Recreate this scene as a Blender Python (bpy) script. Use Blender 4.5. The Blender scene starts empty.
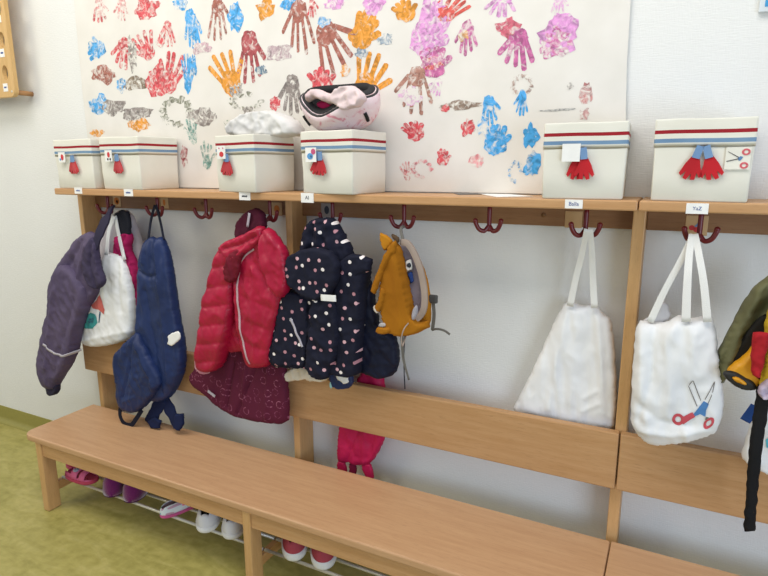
import bpy, bmesh, math, random
import numpy as np
from mathutils import Vector, Matrix, noise as mnoise
from mathutils.geometry import delaunay_2d_cdt

random.seed(7)
SC = bpy.context.scene
COL = SC.collection
PI = math.pi

# ------------------------------------------------------------------ camera
FPX, YAW, PIT, ROL = 579.07, math.radians(26.784), math.radians(11.895), math.radians(-.21)
CAM = np.array([2.4439, -1.8441, 1.4737])
_F = np.array([-math.sin(YAW)*math.cos(PIT), math.cos(YAW)*math.cos(PIT), -math.sin(PIT)])
_R = np.array([math.cos(YAW), math.sin(YAW), 0.0])
_U = np.cross(_R, _F)
_R, _U = _R*math.cos(ROL)+_U*math.sin(ROL), -_R*math.sin(ROL)+_U*math.cos(ROL)

def ray(u, v): return _F+_R*(u-384)/FPX-_U*(v-288)/FPX
def at(u, v, Y):
    """the point of the vertical plane y=Y seen at photo position (u, v)"""
    d = ray(u, v); return CAM+d*(Y-CAM[1])/d[1]
def atz(u, v, Z):
    d = ray(u, v); return CAM+d*(Z-CAM[2])/d[2]

cd = bpy.data.cameras.new('camera'); co = bpy.data.objects.new('camera', cd); COL.objects.link(co)
cd.sensor_fit = 'HORIZONTAL'; cd.sensor_width = 36; cd.lens = FPX/768*36; cd.clip_start = .02
co.matrix_world = Matrix(((_R[0], _U[0], -_F[0], CAM[0]), (_R[1], _U[1], -_F[1], CAM[1]), (_R[2], _U[2], -_F[2], CAM[2]), (0, 0, 0, 1)))
SC.camera = co

# ------------------------------------------------------------------ materials
def lin(c):
    if isinstance(c, str):
        c = [int(c[i:i+2], 16)/255 for i in (0, 2, 4)]
    return tuple(x/12.92 if x <= .04045 else ((x+.055)/1.055)**2.4 for x in c)+(1.0,)

class NT:
    def __init__(s, name):
        s.m = bpy.data.materials.new(name); s.m.use_nodes = True
        s.t = s.m.node_tree; s.b = s.t.nodes['Principled BSDF']
    def n(s, typ, **kw):
        o = s.t.nodes.new(typ)
        for k, v in kw.items():
            if k in o.inputs.keys(): o.inputs[k].default_value = v
            else: setattr(o, k, v)
        return o
    def l(s, a, b): s.t.links.new(a, b)
    def coord(s, scale=(1, 1, 1), rot=(0, 0, 0)):
        tc = s.n('ShaderNodeTexCoord'); mp = s.n('ShaderNodeMapping')
        mp.inputs['Scale'].default_value = scale; mp.inputs['Rotation'].default_value = rot
        s.l(tc.outputs['Object'], mp.inputs['Vector']); return mp.outputs['Vector']
    def ramp(s, fac, stops):
        r = s.n('ShaderNodeValToRGB'); e = r.color_ramp.elements
        while len(e) < len(stops): e.new(.5)
        for k, (p, c) in enumerate(stops):
            e[k].position = p; e[k].color = c if len(c) == 4 else lin(c)
        s.l(fac, r.inputs['Fac']); return r.outputs['Color']
    def mix(s, fac, a, b):
        m = s.n('ShaderNodeMix', data_type='RGBA')
        for v, i in ((fac, 0), (a, 6), (b, 7)):
            if hasattr(v, 'links'): s.l(v, m.inputs[i])
            else: m.inputs[i].default_value = v
        return m.outputs[2]
    def bump(s, h, strength=.3, dist=.002):
        b = s.n('ShaderNodeBump', Strength=strength, Distance=dist)
        s.l(h, b.inputs['Height']); s.l(b.outputs['Normal'], s.b.inputs['Normal'])

MATS = {}
def cloth(name, c, c2=None, rough=.85, scale=900, bump=.25, sheen=0., nscale=7, spec=.25, wr=(.5, 9., .012)):
    if name in MATS: return MATS[name]
    t = NT(name); c = lin(c); c2 = lin(c2) if c2 else tuple(x*.82 for x in c[:3])+(1,)
    nz = t.n('ShaderNodeTexNoise', Scale=nscale, Detail=4.0); t.l(t.coord(), nz.inputs['Vector'])
    t.l(t.ramp(nz.outputs['Fac'], [(.35, c2), (.65, c)]), t.b.inputs['Base Color'])
    wv = t.n('ShaderNodeTexNoise', Scale=scale, Detail=2.0); t.l(t.coord(), wv.inputs['Vector'])
    b1 = t.n('ShaderNodeBump', Strength=bump, Distance=.0015); t.l(wv.outputs['Fac'], b1.inputs['Height'])
    last = b1
    if wr:
        # soft crumples of hanging cloth, longer up and down than across
        cr = t.n('ShaderNodeTexNoise', noise_type='RIDGED_MULTIFRACTAL', Scale=wr[1], Detail=3.0, Roughness=.45, Distortion=.5); t.l(t.coord((1.5, 1.5, .8)), cr.inputs['Vector'])
        b2 = t.n('ShaderNodeBump', Strength=wr[0], Distance=wr[2]); t.l(cr.outputs['Fac'], b2.inputs['Height']); t.l(b1.outputs['Normal'], b2.inputs['Normal']); last = b2
    t.l(last.outputs['Normal'], t.b.inputs['Normal'])
    t.b.inputs['Roughness'].default_value = rough
    t.b.inputs['Specular IOR Level'].default_value = spec
    if 'Sheen Weight' in t.b.inputs: t.b.inputs['Sheen Weight'].default_value = sheen
    MATS[name] = t.m; return t.m

def plain(name, c, rough=.6, metal=0., spec=.4):
    if name in MATS: return MATS[name]
    t = NT(name); c = lin(c)
    nz = t.n('ShaderNodeTexNoise', Scale=40.0, Detail=3.0); t.l(t.coord(), nz.inputs['Vector'])
    t.l(t.ramp(nz.outputs['Fac'], [(.3, tuple(x*.92 for x in c[:3])+(1,)), (.7, c)]), t.b.inputs['Base Color'])
    t.b.inputs['Roughness'].default_value = rough; t.b.inputs['Metallic'].default_value = metal
    t.b.inputs['Specular IOR Level'].default_value = spec
    MATS[name] = t.m; return t.m

def wood(name, ca, cb, axis='x', rough=.42):
    t = NT(name)
    sc = {'x': (3, 40, 40), 'z': (40, 40, 3), 'y': (40, 3, 40)}[axis]
    nz = t.n('ShaderNodeTexNoise', Scale=1.6, Detail=6.0, Roughness=.6); t.l(t.coord(sc), nz.inputs['Vector'])
    sc2 = {'x': (30, 420, 420), 'z': (420, 420, 30), 'y': (420, 30, 420)}[axis]
    fl = t.n('ShaderNodeTexNoise', Scale=1.0, Detail=2.0); t.l(t.coord(sc2), fl.inputs['Vector'])
    base = t.ramp(nz.outputs['Fac'], [(.3, lin(cb)), (.7, lin(ca))])
    dk = tuple(x*.72 for x in lin(cb)[:3])+(1,)
    fr = t.n('ShaderNodeMapRange'); fr.inputs[1].default_value = .58; fr.inputs[2].default_value = .75; fr.inputs[4].default_value = .55
    t.l(fl.outputs['Fac'], fr.inputs[0])
    t.l(t.mix(fr.outputs[0], base, dk), t.b.inputs['Base Color'])
    t.b.inputs['Roughness'].default_value = rough; t.b.inputs['Specular IOR Level'].default_value = .35
    t.bump(fl.outputs['Fac'], .04, .001)
    return t.m

PAPER = lin('e4e0d8')
def paint(name, c, cover=.42, c2=None):
    if name in MATS: return MATS[name]
    t = NT(name); c = lin(c); c2 = lin(c2) if c2 else tuple(x*.6 for x in c[:3])+(1,)
    v = t.coord()
    n1 = t.n('ShaderNodeTexNoise', Scale=42.0, Detail=7.0, Roughness=.62, Distortion=1.2); t.l(v, n1.inputs['Vector'])
    n2 = t.n('ShaderNodeTexNoise', Scale=38.0, Detail=4.0, Distortion=1.5); t.l(v, n2.inputs['Vector'])
    col = t.ramp(n2.outputs['Fac'], [(.34, c2), (.5, c), (.68, tuple(min(1, x*1.15+.04) for x in c[:3])+(1,))])
    mask = t.n('ShaderNodeMapRange'); mask.inputs[1].default_value = cover-.10; mask.inputs[2].default_value = cover+.09
    t.l(n1.outputs['Fac'], mask.inputs[0])
    t.l(t.mix(mask.outputs[0], PAPER, col), t.b.inputs['Base Color'])
    t.b.inputs['Roughness'].default_value = .6
    t.bump(n2.outputs['Fac'], .15, .002)
    MATS[name] = t.m; return t.m

def dotted(name, c, scale=26., r=.2, cols=('f2e9e6', 'c98f9b', 'e8c3c8'), ring=None, frac=1.0):
    t = NT(name); c = lin(c)
    tc = t.n('ShaderNodeTexCoord'); sp = t.n('ShaderNodeSeparateXYZ'); cb = t.n('ShaderNodeCombineXYZ')
    t.l(tc.outputs['Object'], sp.inputs[0]); t.l(sp.outputs['X'], cb.inputs['X']); t.l(sp.outputs['Z'], cb.inputs['Y'])
    vo = t.n('ShaderNodeTexVoronoi', voronoi_dimensions='2D', Scale=scale, Randomness=.75); t.l(cb.outputs[0], vo.inputs['Vector'])
    sx = t.n('ShaderNodeSeparateColor'); t.l(vo.outputs['Color'], sx.inputs[0])
    dots = t.ramp(sx.outputs[0], [(0, lin(cols[0])), (.34, lin(cols[0])), (.36, lin(cols[1])), (.7, lin(cols[1])), (.72, lin(cols[2]))])
    dots.node.color_ramp.interpolation = 'CONSTANT'
    lt = t.n('ShaderNodeMath', operation='LESS_THAN'); t.l(vo.outputs['Distance'], lt.inputs[0]); lt.inputs[1].default_value = r
    fac = lt.outputs[0]
    if ring:
        gt = t.n('ShaderNodeMath', operation='GREATER_THAN'); t.l(vo.outputs['Distance'], gt.inputs[0]); gt.inputs[1].default_value = ring
        ml = t.n('ShaderNodeMath', operation='MULTIPLY'); t.l(fac, ml.inputs[0]); t.l(gt.outputs[0], ml.inputs[1])
        nz = t.n('ShaderNodeTexNoise', Scale=120.0); t.l(cb.outputs[0], nz.inputs['Vector'])
        g2 = t.n('ShaderNodeMath', operation='GREATER_THAN'); t.l(nz.outputs['Fac'], g2.inputs[0]); g2.inputs[1].default_value = .5
        m2 = t.n('ShaderNodeMath', operation='MULTIPLY'); t.l(ml.outputs[0], m2.inputs[0]); t.l(g2.outputs[0], m2.inputs[1])
        fac = m2.outputs[0]
    if frac < 1:
        g3 = t.n('ShaderNodeMath', operation='LESS_THAN'); t.l(sx.outputs[1], g3.inputs[0]); g3.inputs[1].default_value = frac
        m3 = t.n('ShaderNodeMath', operation='MULTIPLY'); t.l(fac, m3.inputs[0]); t.l(g3.outputs[0], m3.inputs[1]); fac = m3.outputs[0]
    t.l(t.mix(fac, c, dots), t.b.inputs['Base Color'])
    t.b.inputs['Roughness'].default_value = .8; t.b.inputs['Specular IOR Level'].default_value = .25
    wv = t.n('ShaderNodeTexNoise', Scale=700.0); t.l(t.coord(), wv.inputs['Vector']); t.bump(wv.outputs['Fac'], .2, .001)
    MATS[name] = t.m; return t.m

# setting
def wall_mat():
    t = NT('woven_wallpaper')
    a = t.n('ShaderNodeTexNoise', Scale=1.0, Detail=2.0); t.l(t.coord((330, 330, 40)), a.inputs['Vector'])
    b = t.n('ShaderNodeTexNoise', Scale=1.0, Detail=2.0); t.l(t.coord((40, 40, 300)), b.inputs['Vector'])
    ad = t.n('ShaderNodeMath', operation='ADD'); t.l(a.outputs['Fac'], ad.inputs[0]); t.l(b.outputs['Fac'], ad.inputs[1])
    t.bump(ad.outputs[0], .36, .0035)
    nz = t.n('ShaderNodeTexNoise', Scale=2.0, Detail=3.0); t.l(t.coord(), nz.inputs['Vector'])
    t.l(t.ramp(nz.outputs['Fac'], [(.3, lin('e2e2df')), (.7, lin('e8e8e5'))]), t.b.inputs['Base Color'])
    t.b.inputs['Roughness'].default_value = .8; t.b.inputs['Specular IOR Level'].default_value = .2
    return t.m
def floor_mat():
    t = NT('olive_linoleum')
    a = t.n('ShaderNodeTexNoise', Scale=1.0, Detail=7.0, Roughness=.65, Distortion=.8); t.l(t.coord((5, 16, 5), (0, 0, .5)), a.inputs['Vector'])
    b = t.n('ShaderNodeTexNoise', Scale=30.0, Detail=5.0); t.l(t.coord(), b.inputs['Vector'])
    c = t.ramp(a.outputs['Fac'], [(.3, lin('8f8845')), (.5, lin('aaa05a')), (.72, lin('bfb474'))])
    c2 = t.ramp(b.outputs['Fac'], [(.35, lin('8f8848')), (.65, lin('b5ab66'))])
    t.l(t.mix(.35, c, c2), t.b.inputs['Base Color'])
    t.b.inputs['Roughness'].default_value = .45; t.b.inputs['Specular IOR Level'].default_value = .3
    return t.m
M_WALL, M_FLOOR = wall_mat(), floor_mat()
M_COVE = plain('olive_cove', '9c9450', .5)
W_X = wood('beech_along', 'c89d70', 'b98b5c', 'x')
W_TOP = wood('beech_seat', 'caa179', 'bd926b', 'x', .36)
W_Z = wood('beech_upright', 'd0a673', 'c29762', 'z')
W_Y = wood('beech_cross', 'c89a68', 'b98852', 'y')
W_RAIL = wood('beech_rail', 'c0976c', 'b2875a', 'x')
W_BACK = wood('beech_hook_board_shaded', '966f4b', '87603d', 'x')  # beech darkened in its colour to carry the shade under the shelf
W_PEG = wood('birch_ply', 'd9b47c', 'cca468', 'z')
M_HOOK = plain('burgundy_lacquer', '6e181e', .35, 0, .5)
M_WHITE = plain('white_card', 'f4f3ef', .6)
M_INK = plain('navy_ink', '2f4c94', .6)
M_DARK = plain('dark_ink', '333a44', .6)
M_STEEL = plain('brushed_metal', 'd6d3c8', .35, .35, .5)
M_CANVAS = cloth('cream_canvas', 'e9e6da', 'e2dfd2', bump=.35, wr=(.15, 6., .006))
M_REDS = cloth('red_ribbon', 'a5242f')
M_BLUES = cloth('blue_ribbon', '7f9db8', '6d8cab')
M_FELT = cloth('red_felt', 'c81a26', 'a8121e', sheen=.4)
M_JEAN = cloth('blue_felt', '7f9fc4', '6b8bb4')

# ------------------------------------------------------------------ mesh helpers
def mk(name, verts, faces, mats, parent=None, midx=None, smooth=True, base=None, local=False):
    """ONE mesh object. verts are world positions unless local; children keep their thing's origin."""
    me = bpy.data.meshes.new(name)
    o = bpy.data.objects.new(name, me)
    if parent is not None:
        r = parent
        while r.parent: r = r.parent
        off = np.zeros(3) if local else np.array(r.location)
        o.parent = parent
    else:
        off = np.zeros(3) if base is None else np.array(base)
        o.location = off
    v = np.array(verts, float)-off
    me.from_pydata(v.tolist(), [], [tuple(int(i) for i in f) for f in faces])
    if not isinstance(mats, (list, tuple)): mats = [mats]
    for m in mats: me.materials.append(m)
    if midx is not None:
        me.polygons.foreach_set('material_index', np.array(midx, dtype=np.int32))
    me.polygons.foreach_set('use_smooth', np.full(len(me.polygons), smooth))
    me.update()
    COL.objects.link(o)
    return o

def tag(o, label=None, cat=None, group=None, kind=None):
    if label: o['label'] = label
    if cat: o['category'] = cat
    if group: o['group'] = group
    if kind: o['kind'] = kind
    return o
def thing(name, label, cat, loc, rotz=0, group=None):
    o = bpy.data.objects.new(name, None); COL.objects.link(o); o.empty_display_size = .05
    o.location = loc; o.rotation_euler = (0, 0, rotz)
    return tag(o, label, cat, group)

def recalc(o):
    bm = bmesh.new(); bm.from_mesh(o.data); bmesh.ops.recalc_face_normals(bm, faces=bm.faces); bm.to_mesh(o.data); bm.free(); return o
def bevel(o, w=.003, seg=2):
    m = o.modifiers.new('bevel', 'BEVEL'); m.width = w; m.segments = seg; m.limit_method = 'ANGLE'; m.angle_limit = .6
    return o
def box(name, x0, x1, y0, y1, z0, z1, mat, parent=None, bev=.003, **kw):
    v = [(x, y, z) for x in (x0, x1) for y in (y0, y1) for z in (z0, z1)]
    f = [(0, 1, 3, 2), (4, 6, 7, 5), (0, 4, 5, 1), (2, 3, 7, 6), (0, 2, 6, 4), (1, 5, 7, 3)]
    o = recalc(mk(name, v, f, mat, parent, smooth=False, **kw))
    return bevel(o, bev) if bev else o

def catmull(pts, n=6):
    P = [np.array(p, float) for p in pts]
    if len(P) < 3: return [P[0]+(P[-1]-P[0])*k/n for k in range(n+1)]
    Q = [2*P[0]-P[1]]+P+[2*P[-1]-P[-2]]; out = []
    for i in range(1, len(Q)-2):
        for k in range(n):
            t = k/n; a, b, c, d = Q[i-1:i+3]
            out.append(.5*((2*b)+(-a+c)*t+(2*a-5*b+4*c-d)*t*t+(-a+3*b-3*c+d)*t**3))
    out.append(P[-1]); return out

def tube_geo(pts, r, seg=10, n=6, ball=False):
    C = catmull(pts, n) if n > 1 else [np.array(p, float) for p in pts]; V, F = [], []
    up = None
    for i, c in enumerate(C):
        t = C[min(i+1, len(C)-1)]-C[max(i-1, 0)]; t = t/(np.linalg.norm(t)+1e-9)
        if up is None:
            up = np.cross(t, (0.31, .9, .2)); 
        up = up-t*np.dot(up, t); up /= np.linalg.norm(up); w = np.cross(t, up)
        rr = r[min(i, len(r)-1)] if isinstance(r, (list, tuple)) else r
        for k in range(seg):
            a = 2*PI*k/seg; V.append(c+rr*(math.cos(a)*up+math.sin(a)*w))
    for i in range(len(C)-1):
        for k in range(seg):
            k2 = (k+1) % seg; F.append((i*seg+k, i*seg+k2, (i+1)*seg+k2, (i+1)*seg+k))
    F.append(tuple(range(seg))[::-1]); F.append(tuple((len(C)-1)*seg+k for k in range(seg)))
    return V, F
def join(*gs):
    V, F = [], []
    for v, f in gs:
        o = len(V); V += list(v); F += [tuple(i+o for i in q) for q in f]
    return V, F
def sphere_geo(c, r, nu=12, nv=8, sq=(1, 1, 1)):
    V = [np.array(c)+r*np.array((math.cos(2*PI*i/nu)*math.sin(PI*j/nv)*sq[0], math.sin(2*PI*i/nu)*math.sin(PI*j/nv)*sq[1], math.cos(PI*j/nv)*sq[2])) for j in range(nv+1) for i in range(nu)]
    F = [(j*nu+i, j*nu+(i+1) % nu, (j+1)*nu+(i+1) % nu, (j+1)*nu+i) for j in range(nv) for i in range(nu)]
    return V, F
def tube(name, pts, r, mat, parent=None, seg=10, n=6, **kw):
    v, f = tube_geo(pts, r, seg, n); return recalc(mk(name, v, f, mat, parent, **kw))

def ribbon(name, pts, w, mat, parent=None, th=.0025, n=6, twist=0., wob=0., **kw):
    """flat woven band swept along pts; its width lies in the wall plane, across the path"""
    C = catmull(pts, n); V, F = [], []
    for i, c in enumerate(C):
        t = C[min(i+1, len(C)-1)]-C[max(i-1, 0)]; t /= np.linalg.norm(t)+1e-9
        u = np.cross(t, (math.sin(twist*i/len(C)), 1, 0)); u /= np.linalg.norm(u)+1e-9; nrm = np.cross(u, t)
        ww = (w[0]+(w[1]-w[0])*i/(len(C)-1) if isinstance(w, tuple) else w)*.5
        ww *= 1+wob*mnoise.noise(Vector((c[0]*30, 0, c[2]*30)))
        A = [c+u*ww*k-nrm*th*(.5 if k else .8) for k in (-1, 0, 1)]; B = [c+u*ww*k+nrm*th*.5 for k in (1, 0, -1)]
        V += A+B+[A[0], B[2], A[2], B[0]]
    for i in range(len(C)-1):
        for a, b in ((0, 1), (1, 2), (3, 4), (4, 5), (7, 6), (8, 9)): F.append((i*10+a, i*10+b, i*10+10+b, i*10+10+a))
    F.append((5, 4, 3, 2, 1, 0)); e = (len(C)-1)*10; F.append((e, e+1, e+2, e+3, e+4, e+5))
    return mk(name, V, F, mat, parent, **kw)

def inside(P, poly):
    x, y = P[:, 0], P[:, 1]; r = np.zeros(len(P), bool); n = len(poly)
    for i in range(n):
        x1, y1 = poly[i]; x2, y2 = poly[(i+1) % n]
        if y1 == y2: continue
        c = ((y1 > y) != (y2 > y)) & (x < (x2-x1)*(y-y1)/(y2-y1)+x1); r ^= c
    return r
def chaikin(p, k):
    p = [np.array(q, float) for q in p]
    for _ in range(k):
        q = []
        for i in range(len(p)):
            a, b = p[i], p[(i+1) % len(p)]; q += [a*.75+b*.25, a*.25+b*.75]
        p = q
    return p
def resample(p, s):
    out = []
    for i in range(len(p)):
        a, b = np.array(p[i]), np.array(p[(i+1) % len(p)]); L = np.linalg.norm(b-a); n = max(1, int(round(L/s)))
        for k in range(n):
            q = a+(b-a)*k/n
            if not out or np.linalg.norm(q-out[-1]) > s*.35: out.append(q)
    if np.linalg.norm(out[0]-out[-1]) < s*.35: out.pop()
    return out
def fill(poly, s):
    """triangles inside a 2D outline: (points, triangles, number of outline points)"""
    b = resample(poly, s); B = np.array(b)
    x0, y0 = B.min(0); x1, y1 = B.max(0)
    gx, gy = np.meshgrid(np.arange(x0, x1, s), np.arange(y0, y1, s*.87)); gx[1::2] += s/2
    G = np.c_[gx.ravel(), gy.ravel()]; G = G[inside(G, b)] if len(G) else G
    if len(G):
        d = np.full(len(G), 9.)
        for i in range(len(b)):
            a, c = B[i], B[(i+1) % len(b)]; e = c-a; t = np.clip(((G-a)@e)/(e@e+1e-12), 0, 1)
            d = np.minimum(d, np.linalg.norm(G-a-t[:, None]*e, axis=1))
        G = G[d > s*.45]
    P = np.vstack([B, G]) if len(G) else B
    n = len(b)
    v, e, f, ov, oe, of = delaunay_2d_cdt([Vector(p) for p in P], [(i, (i+1) % n) for i in range(n)], [list(range(n))], 1, 1e-7)
    bnd = [any(i < n for i in o) for o in ov]
    return np.array([tuple(q) for q in v]), [tuple(q) for q in f], bnd

def poisson(poly, s):
    B = np.array(poly); x0, z0 = B.min(0)-2*s; x1, z1 = B.max(0)+2*s
    nx, nz = int((x1-x0)/s)+2, int((z1-z0)/s)+2
    gx, gz = np.meshgrid(x0+np.arange(nx)*s, z0+np.arange(nz)*s)
    M = inside(np.c_[gx.ravel(), gz.ravel()], poly).reshape(nz, nx)
    ph = np.zeros((nz, nx)); chk = (np.add.outer(np.arange(nz), np.arange(nx)) % 2 == 0)
    M[0] = M[-1] = False; M[:, 0] = M[:, -1] = False
    for it in range(260):
        for c in (chk, ~chk):
            nb = np.zeros_like(ph)
            nb[1:-1, 1:-1] = (ph[:-2, 1:-1]+ph[2:, 1:-1]+ph[1:-1, :-2]+ph[1:-1, 2:]+s*s)/4
            m = M & c; ph[m] += 1.75*(nb[m]-ph[m])
    ph = np.maximum(ph, 0); mx = ph.max()
    def H(x, z):
        u, w = (x-x0)/s, (z-z0)/s; i, j = int(u), int(w)
        if i < 0 or j < 0 or i >= nx-1 or j >= nz-1: return 0.
        a, b = u-i, w-j
        return max(0, (ph[j, i]*(1-a)*(1-b)+ph[j, i+1]*a*(1-b)+ph[j+1, i]*(1-a)*b+ph[j+1, i+1]*a*b)/mx)
    return H

def seg_dist(x, z, pl):
    d = 9.
    for (ax, az), (bx, bz) in zip(pl, pl[1:]):
        ex, ez = bx-ax, bz-az; t = max(0, min(1, ((x-ax)*ex+(z-az)*ez)/(ex*ex+ez*ez+1e-12)))
        d = min(d, math.hypot(x-ax-t*ex, z-az-t*ez))
    return d

def puff(name, px, Y, T, mat, parent=None, back=.6, s=.0068, smooth=1, pw=.5, cap=.62, folds=(), drape=(0, 30, 6, 0), crease=(0, 18, 18),
         quilt=None, lean=0., decals=(), base=None, poly=None, seed=0, jit=.003):
    """soft fabric body inflated over an outline in the plane y=Y.  folds: (photo polyline, amplitude, width);
    drape: (amp, freq across, freq along, angle) long folds; crease: (amp, fx, fz) crumples."""
    if poly is None: poly = [at(u, v, Y)[[0, 2]] for u, v in px]
    poly = chaikin(poly, smooth) if smooth else [np.array(q, float) for q in poly]
    if jit:
        poly = [q+jit*np.array((mnoise.noise(Vector((q[0]*55, q[1]*55, seed))), mnoise.noise(Vector((q[0]*55, q[1]*55, seed+30))))) for q in resample(poly, s)]
    T = T*.85
    H = poisson(poly, s); zm = float(np.mean([q[1] for q in poly]))
    FO = [([tuple(at(u, v, Y)[[0, 2]]) for u, v in pl], a, w) for pl, a, w in folds]
    ca, sa = math.cos(drape[3]), math.sin(drape[3])
    def front(x, z):
        p = H(x, z); h = min(p**pw/cap, 1.) if cap < 1 else p**pw
        if cap < 1: h = math.sin(min(1, p**pw/cap)*PI/2)
        e = min(1., p**.5*2.2); d = 0.
        for pl, a, w in FO:
            q = seg_dist(x, z, pl)
            if q < 3*w: d += a*1.15*math.exp(-(q/w)**1.35)
        if drape[0]:
            u, w = x*ca+z*sa, -x*sa+z*ca
            n = mnoise.noise(Vector((u*drape[1], w*drape[2], seed))); d += drape[0]*(1-2.2*abs(n))
        if crease[0]:
            n = mnoise.noise(Vector((x*crease[1]+z*4, z*crease[2]-x*4, seed+5.3))); m = mnoise.noise(Vector((x*crease[1]*2.1+z*9, z*crease[2]*2.1-x*9, seed+9)))
            d += 1.25*crease[0]*(1-2.4*abs(n))+crease[0]*.6*(1-2.4*abs(m))
        if quilt: d += quilt(x, z)
        return Y+lean*(z-zm)-T*h-d*e
    P, F, bnd = fill(poly, s)
    n = len(P); V = []; idx = []
    for (x, z), b in zip(P, bnd):
        V.append((x, Y+lean*(z-zm) if b else front(x, z), z))
    bk = {}
    for i, (x, z) in enumerate(P):
        if not bnd[i]:
            p = H(x, z); h = p**pw if cap >= 1 else math.sin(min(1, p**pw/cap)*PI/2)
            bk[i] = len(V); V.append((x, Y+lean*(z-zm)+T*back*h, z))
    FA = []
    for f in F:
        a, b, c = [P[i] for i in f]
        if (b[0]-a[0])*(c[1]-a[1])-(b[1]-a[1])*(c[0]-a[0]) < 0: f = f[::-1]
        FA.append(f)
    nf = len(FA)
    FA += [tuple(bk.get(i, i) for i in f)[::-1] for f in FA[:nf]]
    mats = [mat]; mi = [0]*len(FA)
    for dpoly, dm, *rest in decals:
        off = rest[0] if rest else .0015
        dp = [tuple(at(u, v, Y-T*.8)[[0, 2]]) for u, v in dpoly] if not isinstance(dpoly, np.ndarray) else [tuple(q) for q in dpoly]
        if dm not in mats: mats.append(dm)
        Pd, Fd, _ = fill(dp, s*.7); o = len(V)
        V += [(x, front(x, z)-off, z) for x, z in Pd]
        for f in Fd:
            a, b, c = [Pd[i] for i in f]
            if (b[0]-a[0])*(c[1]-a[1])-(b[1]-a[1])*(c[0]-a[0]) < 0: f = f[::-1]
            FA.append(tuple(i+o for i in f)); mi.append(mats.index(dm))
    o = mk(name, V, FA, mats, parent, mi, base=base)
    o_front[o.name] = front
    return o
o_front = {}

def strip_on(name, part, pl, w, mat, parent, Yp, off=.002, n=5):
    """a sewn-on band (stripe, zip) that follows the front of a puffed part"""
    fr = o_front[part.name]
    C = catmull([at(u, v, Yp) for u, v in pl], n); V, F = [], []
    for i, c in enumerate(C):
        t = C[min(i+1, len(C)-1)]-C[max(i-1, 0)]; t[1] = 0; t /= np.linalg.norm(t)+1e-9; u = np.array((-t[2], 0, t[0]))
        for k in (-1, 0, 1):
            q = c+u*w*.5*k; V.append((q[0], fr(q[0], q[2])-off, q[2]))
        for k in (-1, 0, 1):
            q = c+u*w*.5*k; V.append((q[0], fr(q[0], q[2])+off*.5, q[2]))
    for i in range(len(C)-1):
        a, b = i*6, i*6+6
        F += [(a, a+1, b+1, b), (a+1, a+2, b+2, b+1), (a+3, b+3, b+4, a+4), (a+4, b+4, b+5, a+5), (a, b, b+3, a+3), (a+2, a+5, b+5, b+2)]
    return recalc(mk(name, V, F, mat, parent))

def plate(name, poly, y, th, mat, parent=None, bev=.0, base=None, holes=None):
    """flat outline (x, z) extruded in y"""
    P, F, b = fill(poly, max(.0006, max(np.ptp(np.array(poly), axis=0))/8))
    n = len(P); V = [(p[0], y, p[1]) for p in P]+[(p[0], y+th, p[1]) for p in P]
    FA = list(F)+[tuple(i+n for i in f[::-1]) for f in F]
    ed = {}
    for f in F:
        for i in range(3):
            e = (f[i], f[(i+1) % 3]); k = tuple(sorted(e)); ed[k] = None if k in ed else e
    for e in ed.values():
        if e: FA.append((e[1], e[0], e[0]+n, e[1]+n))
    return recalc(mk(name, V, FA, mat, parent, smooth=False, base=base))

def text_geo(s, size):
    cu = bpy.data.curves.new('lettering', 'FONT'); cu.body = s; cu.size = size; cu.align_x = 'CENTER'; cu.align_y = 'CENTER'
    o = bpy.data.objects.new('lettering', cu); COL.objects.link(o)
    dg = bpy.context.evaluated_depsgraph_get(); me = o.evaluated_get(dg).to_mesh()
    V = [np.array(v.co) for v in me.vertices]; F = [tuple(p.vertices) for p in me.polygons]
    o.evaluated_get(dg).to_mesh_clear(); bpy.data.objects.remove(o); bpy.data.curves.remove(cu)
    return V, F

def circ(c, r, n=14, rz=None): return [(c[0]+r*math.cos(2*PI*i/n), c[1]+(rz or r)*math.sin(2*PI*i/n)) for i in range(n)]

# ------------------------------------------------------------------ setting
X0, X1, YF, ZT = -2.6, 4.6, -4.2, 2.75
o = mk('wall_back', [(X0, 0, 0), (X1, 0, 0), (X1, 0, ZT), (X0, 0, ZT), (X0, .1, 0), (X1, .1, 0), (X1, .1, ZT), (X0, .1, ZT)],
       [(0, 1, 2, 3), (7, 6, 5, 4), (0, 3, 7, 4), (1, 5, 6, 2), (3, 2, 6, 7), (0, 4, 5, 1)], M_WALL, smooth=False); tag(o, kind='structure')
o = mk('floor', [(X0, YF, 0), (X1, YF, 0), (X1, .1, 0), (X0, .1, 0), (X0, YF, -.05), (X1, YF, -.05), (X1, .1, -.05), (X0, .1, -.05)],
       [(0, 1, 2, 3), (7, 6, 5, 4), (0, 4, 5, 1), (1, 5, 6, 2), (2, 6, 7, 3), (3, 7, 4, 0)], M_FLOOR, smooth=False); tag(o, kind='structure')
prof = [(0, .098), (-.004, .098), (-.004, .03)]+[(-.004-.028*(1-math.cos(a)), .03-.029*math.sin(a)) for a in np.linspace(.2, PI/2, 6)]+[(0, 0)]
V = [(x, y, z) for x in (X0, X1) for y, z in prof]; n = len(prof)
F = [(i, (i+1) % n, n+(i+1) % n, n+i) for i in range(n)]+[tuple(range(n)), tuple(range(2*n-1, n-1, -1))]
tag(recalc(mk('baseboard_back', V, F, M_COVE, smooth=False)), kind='structure')

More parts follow.
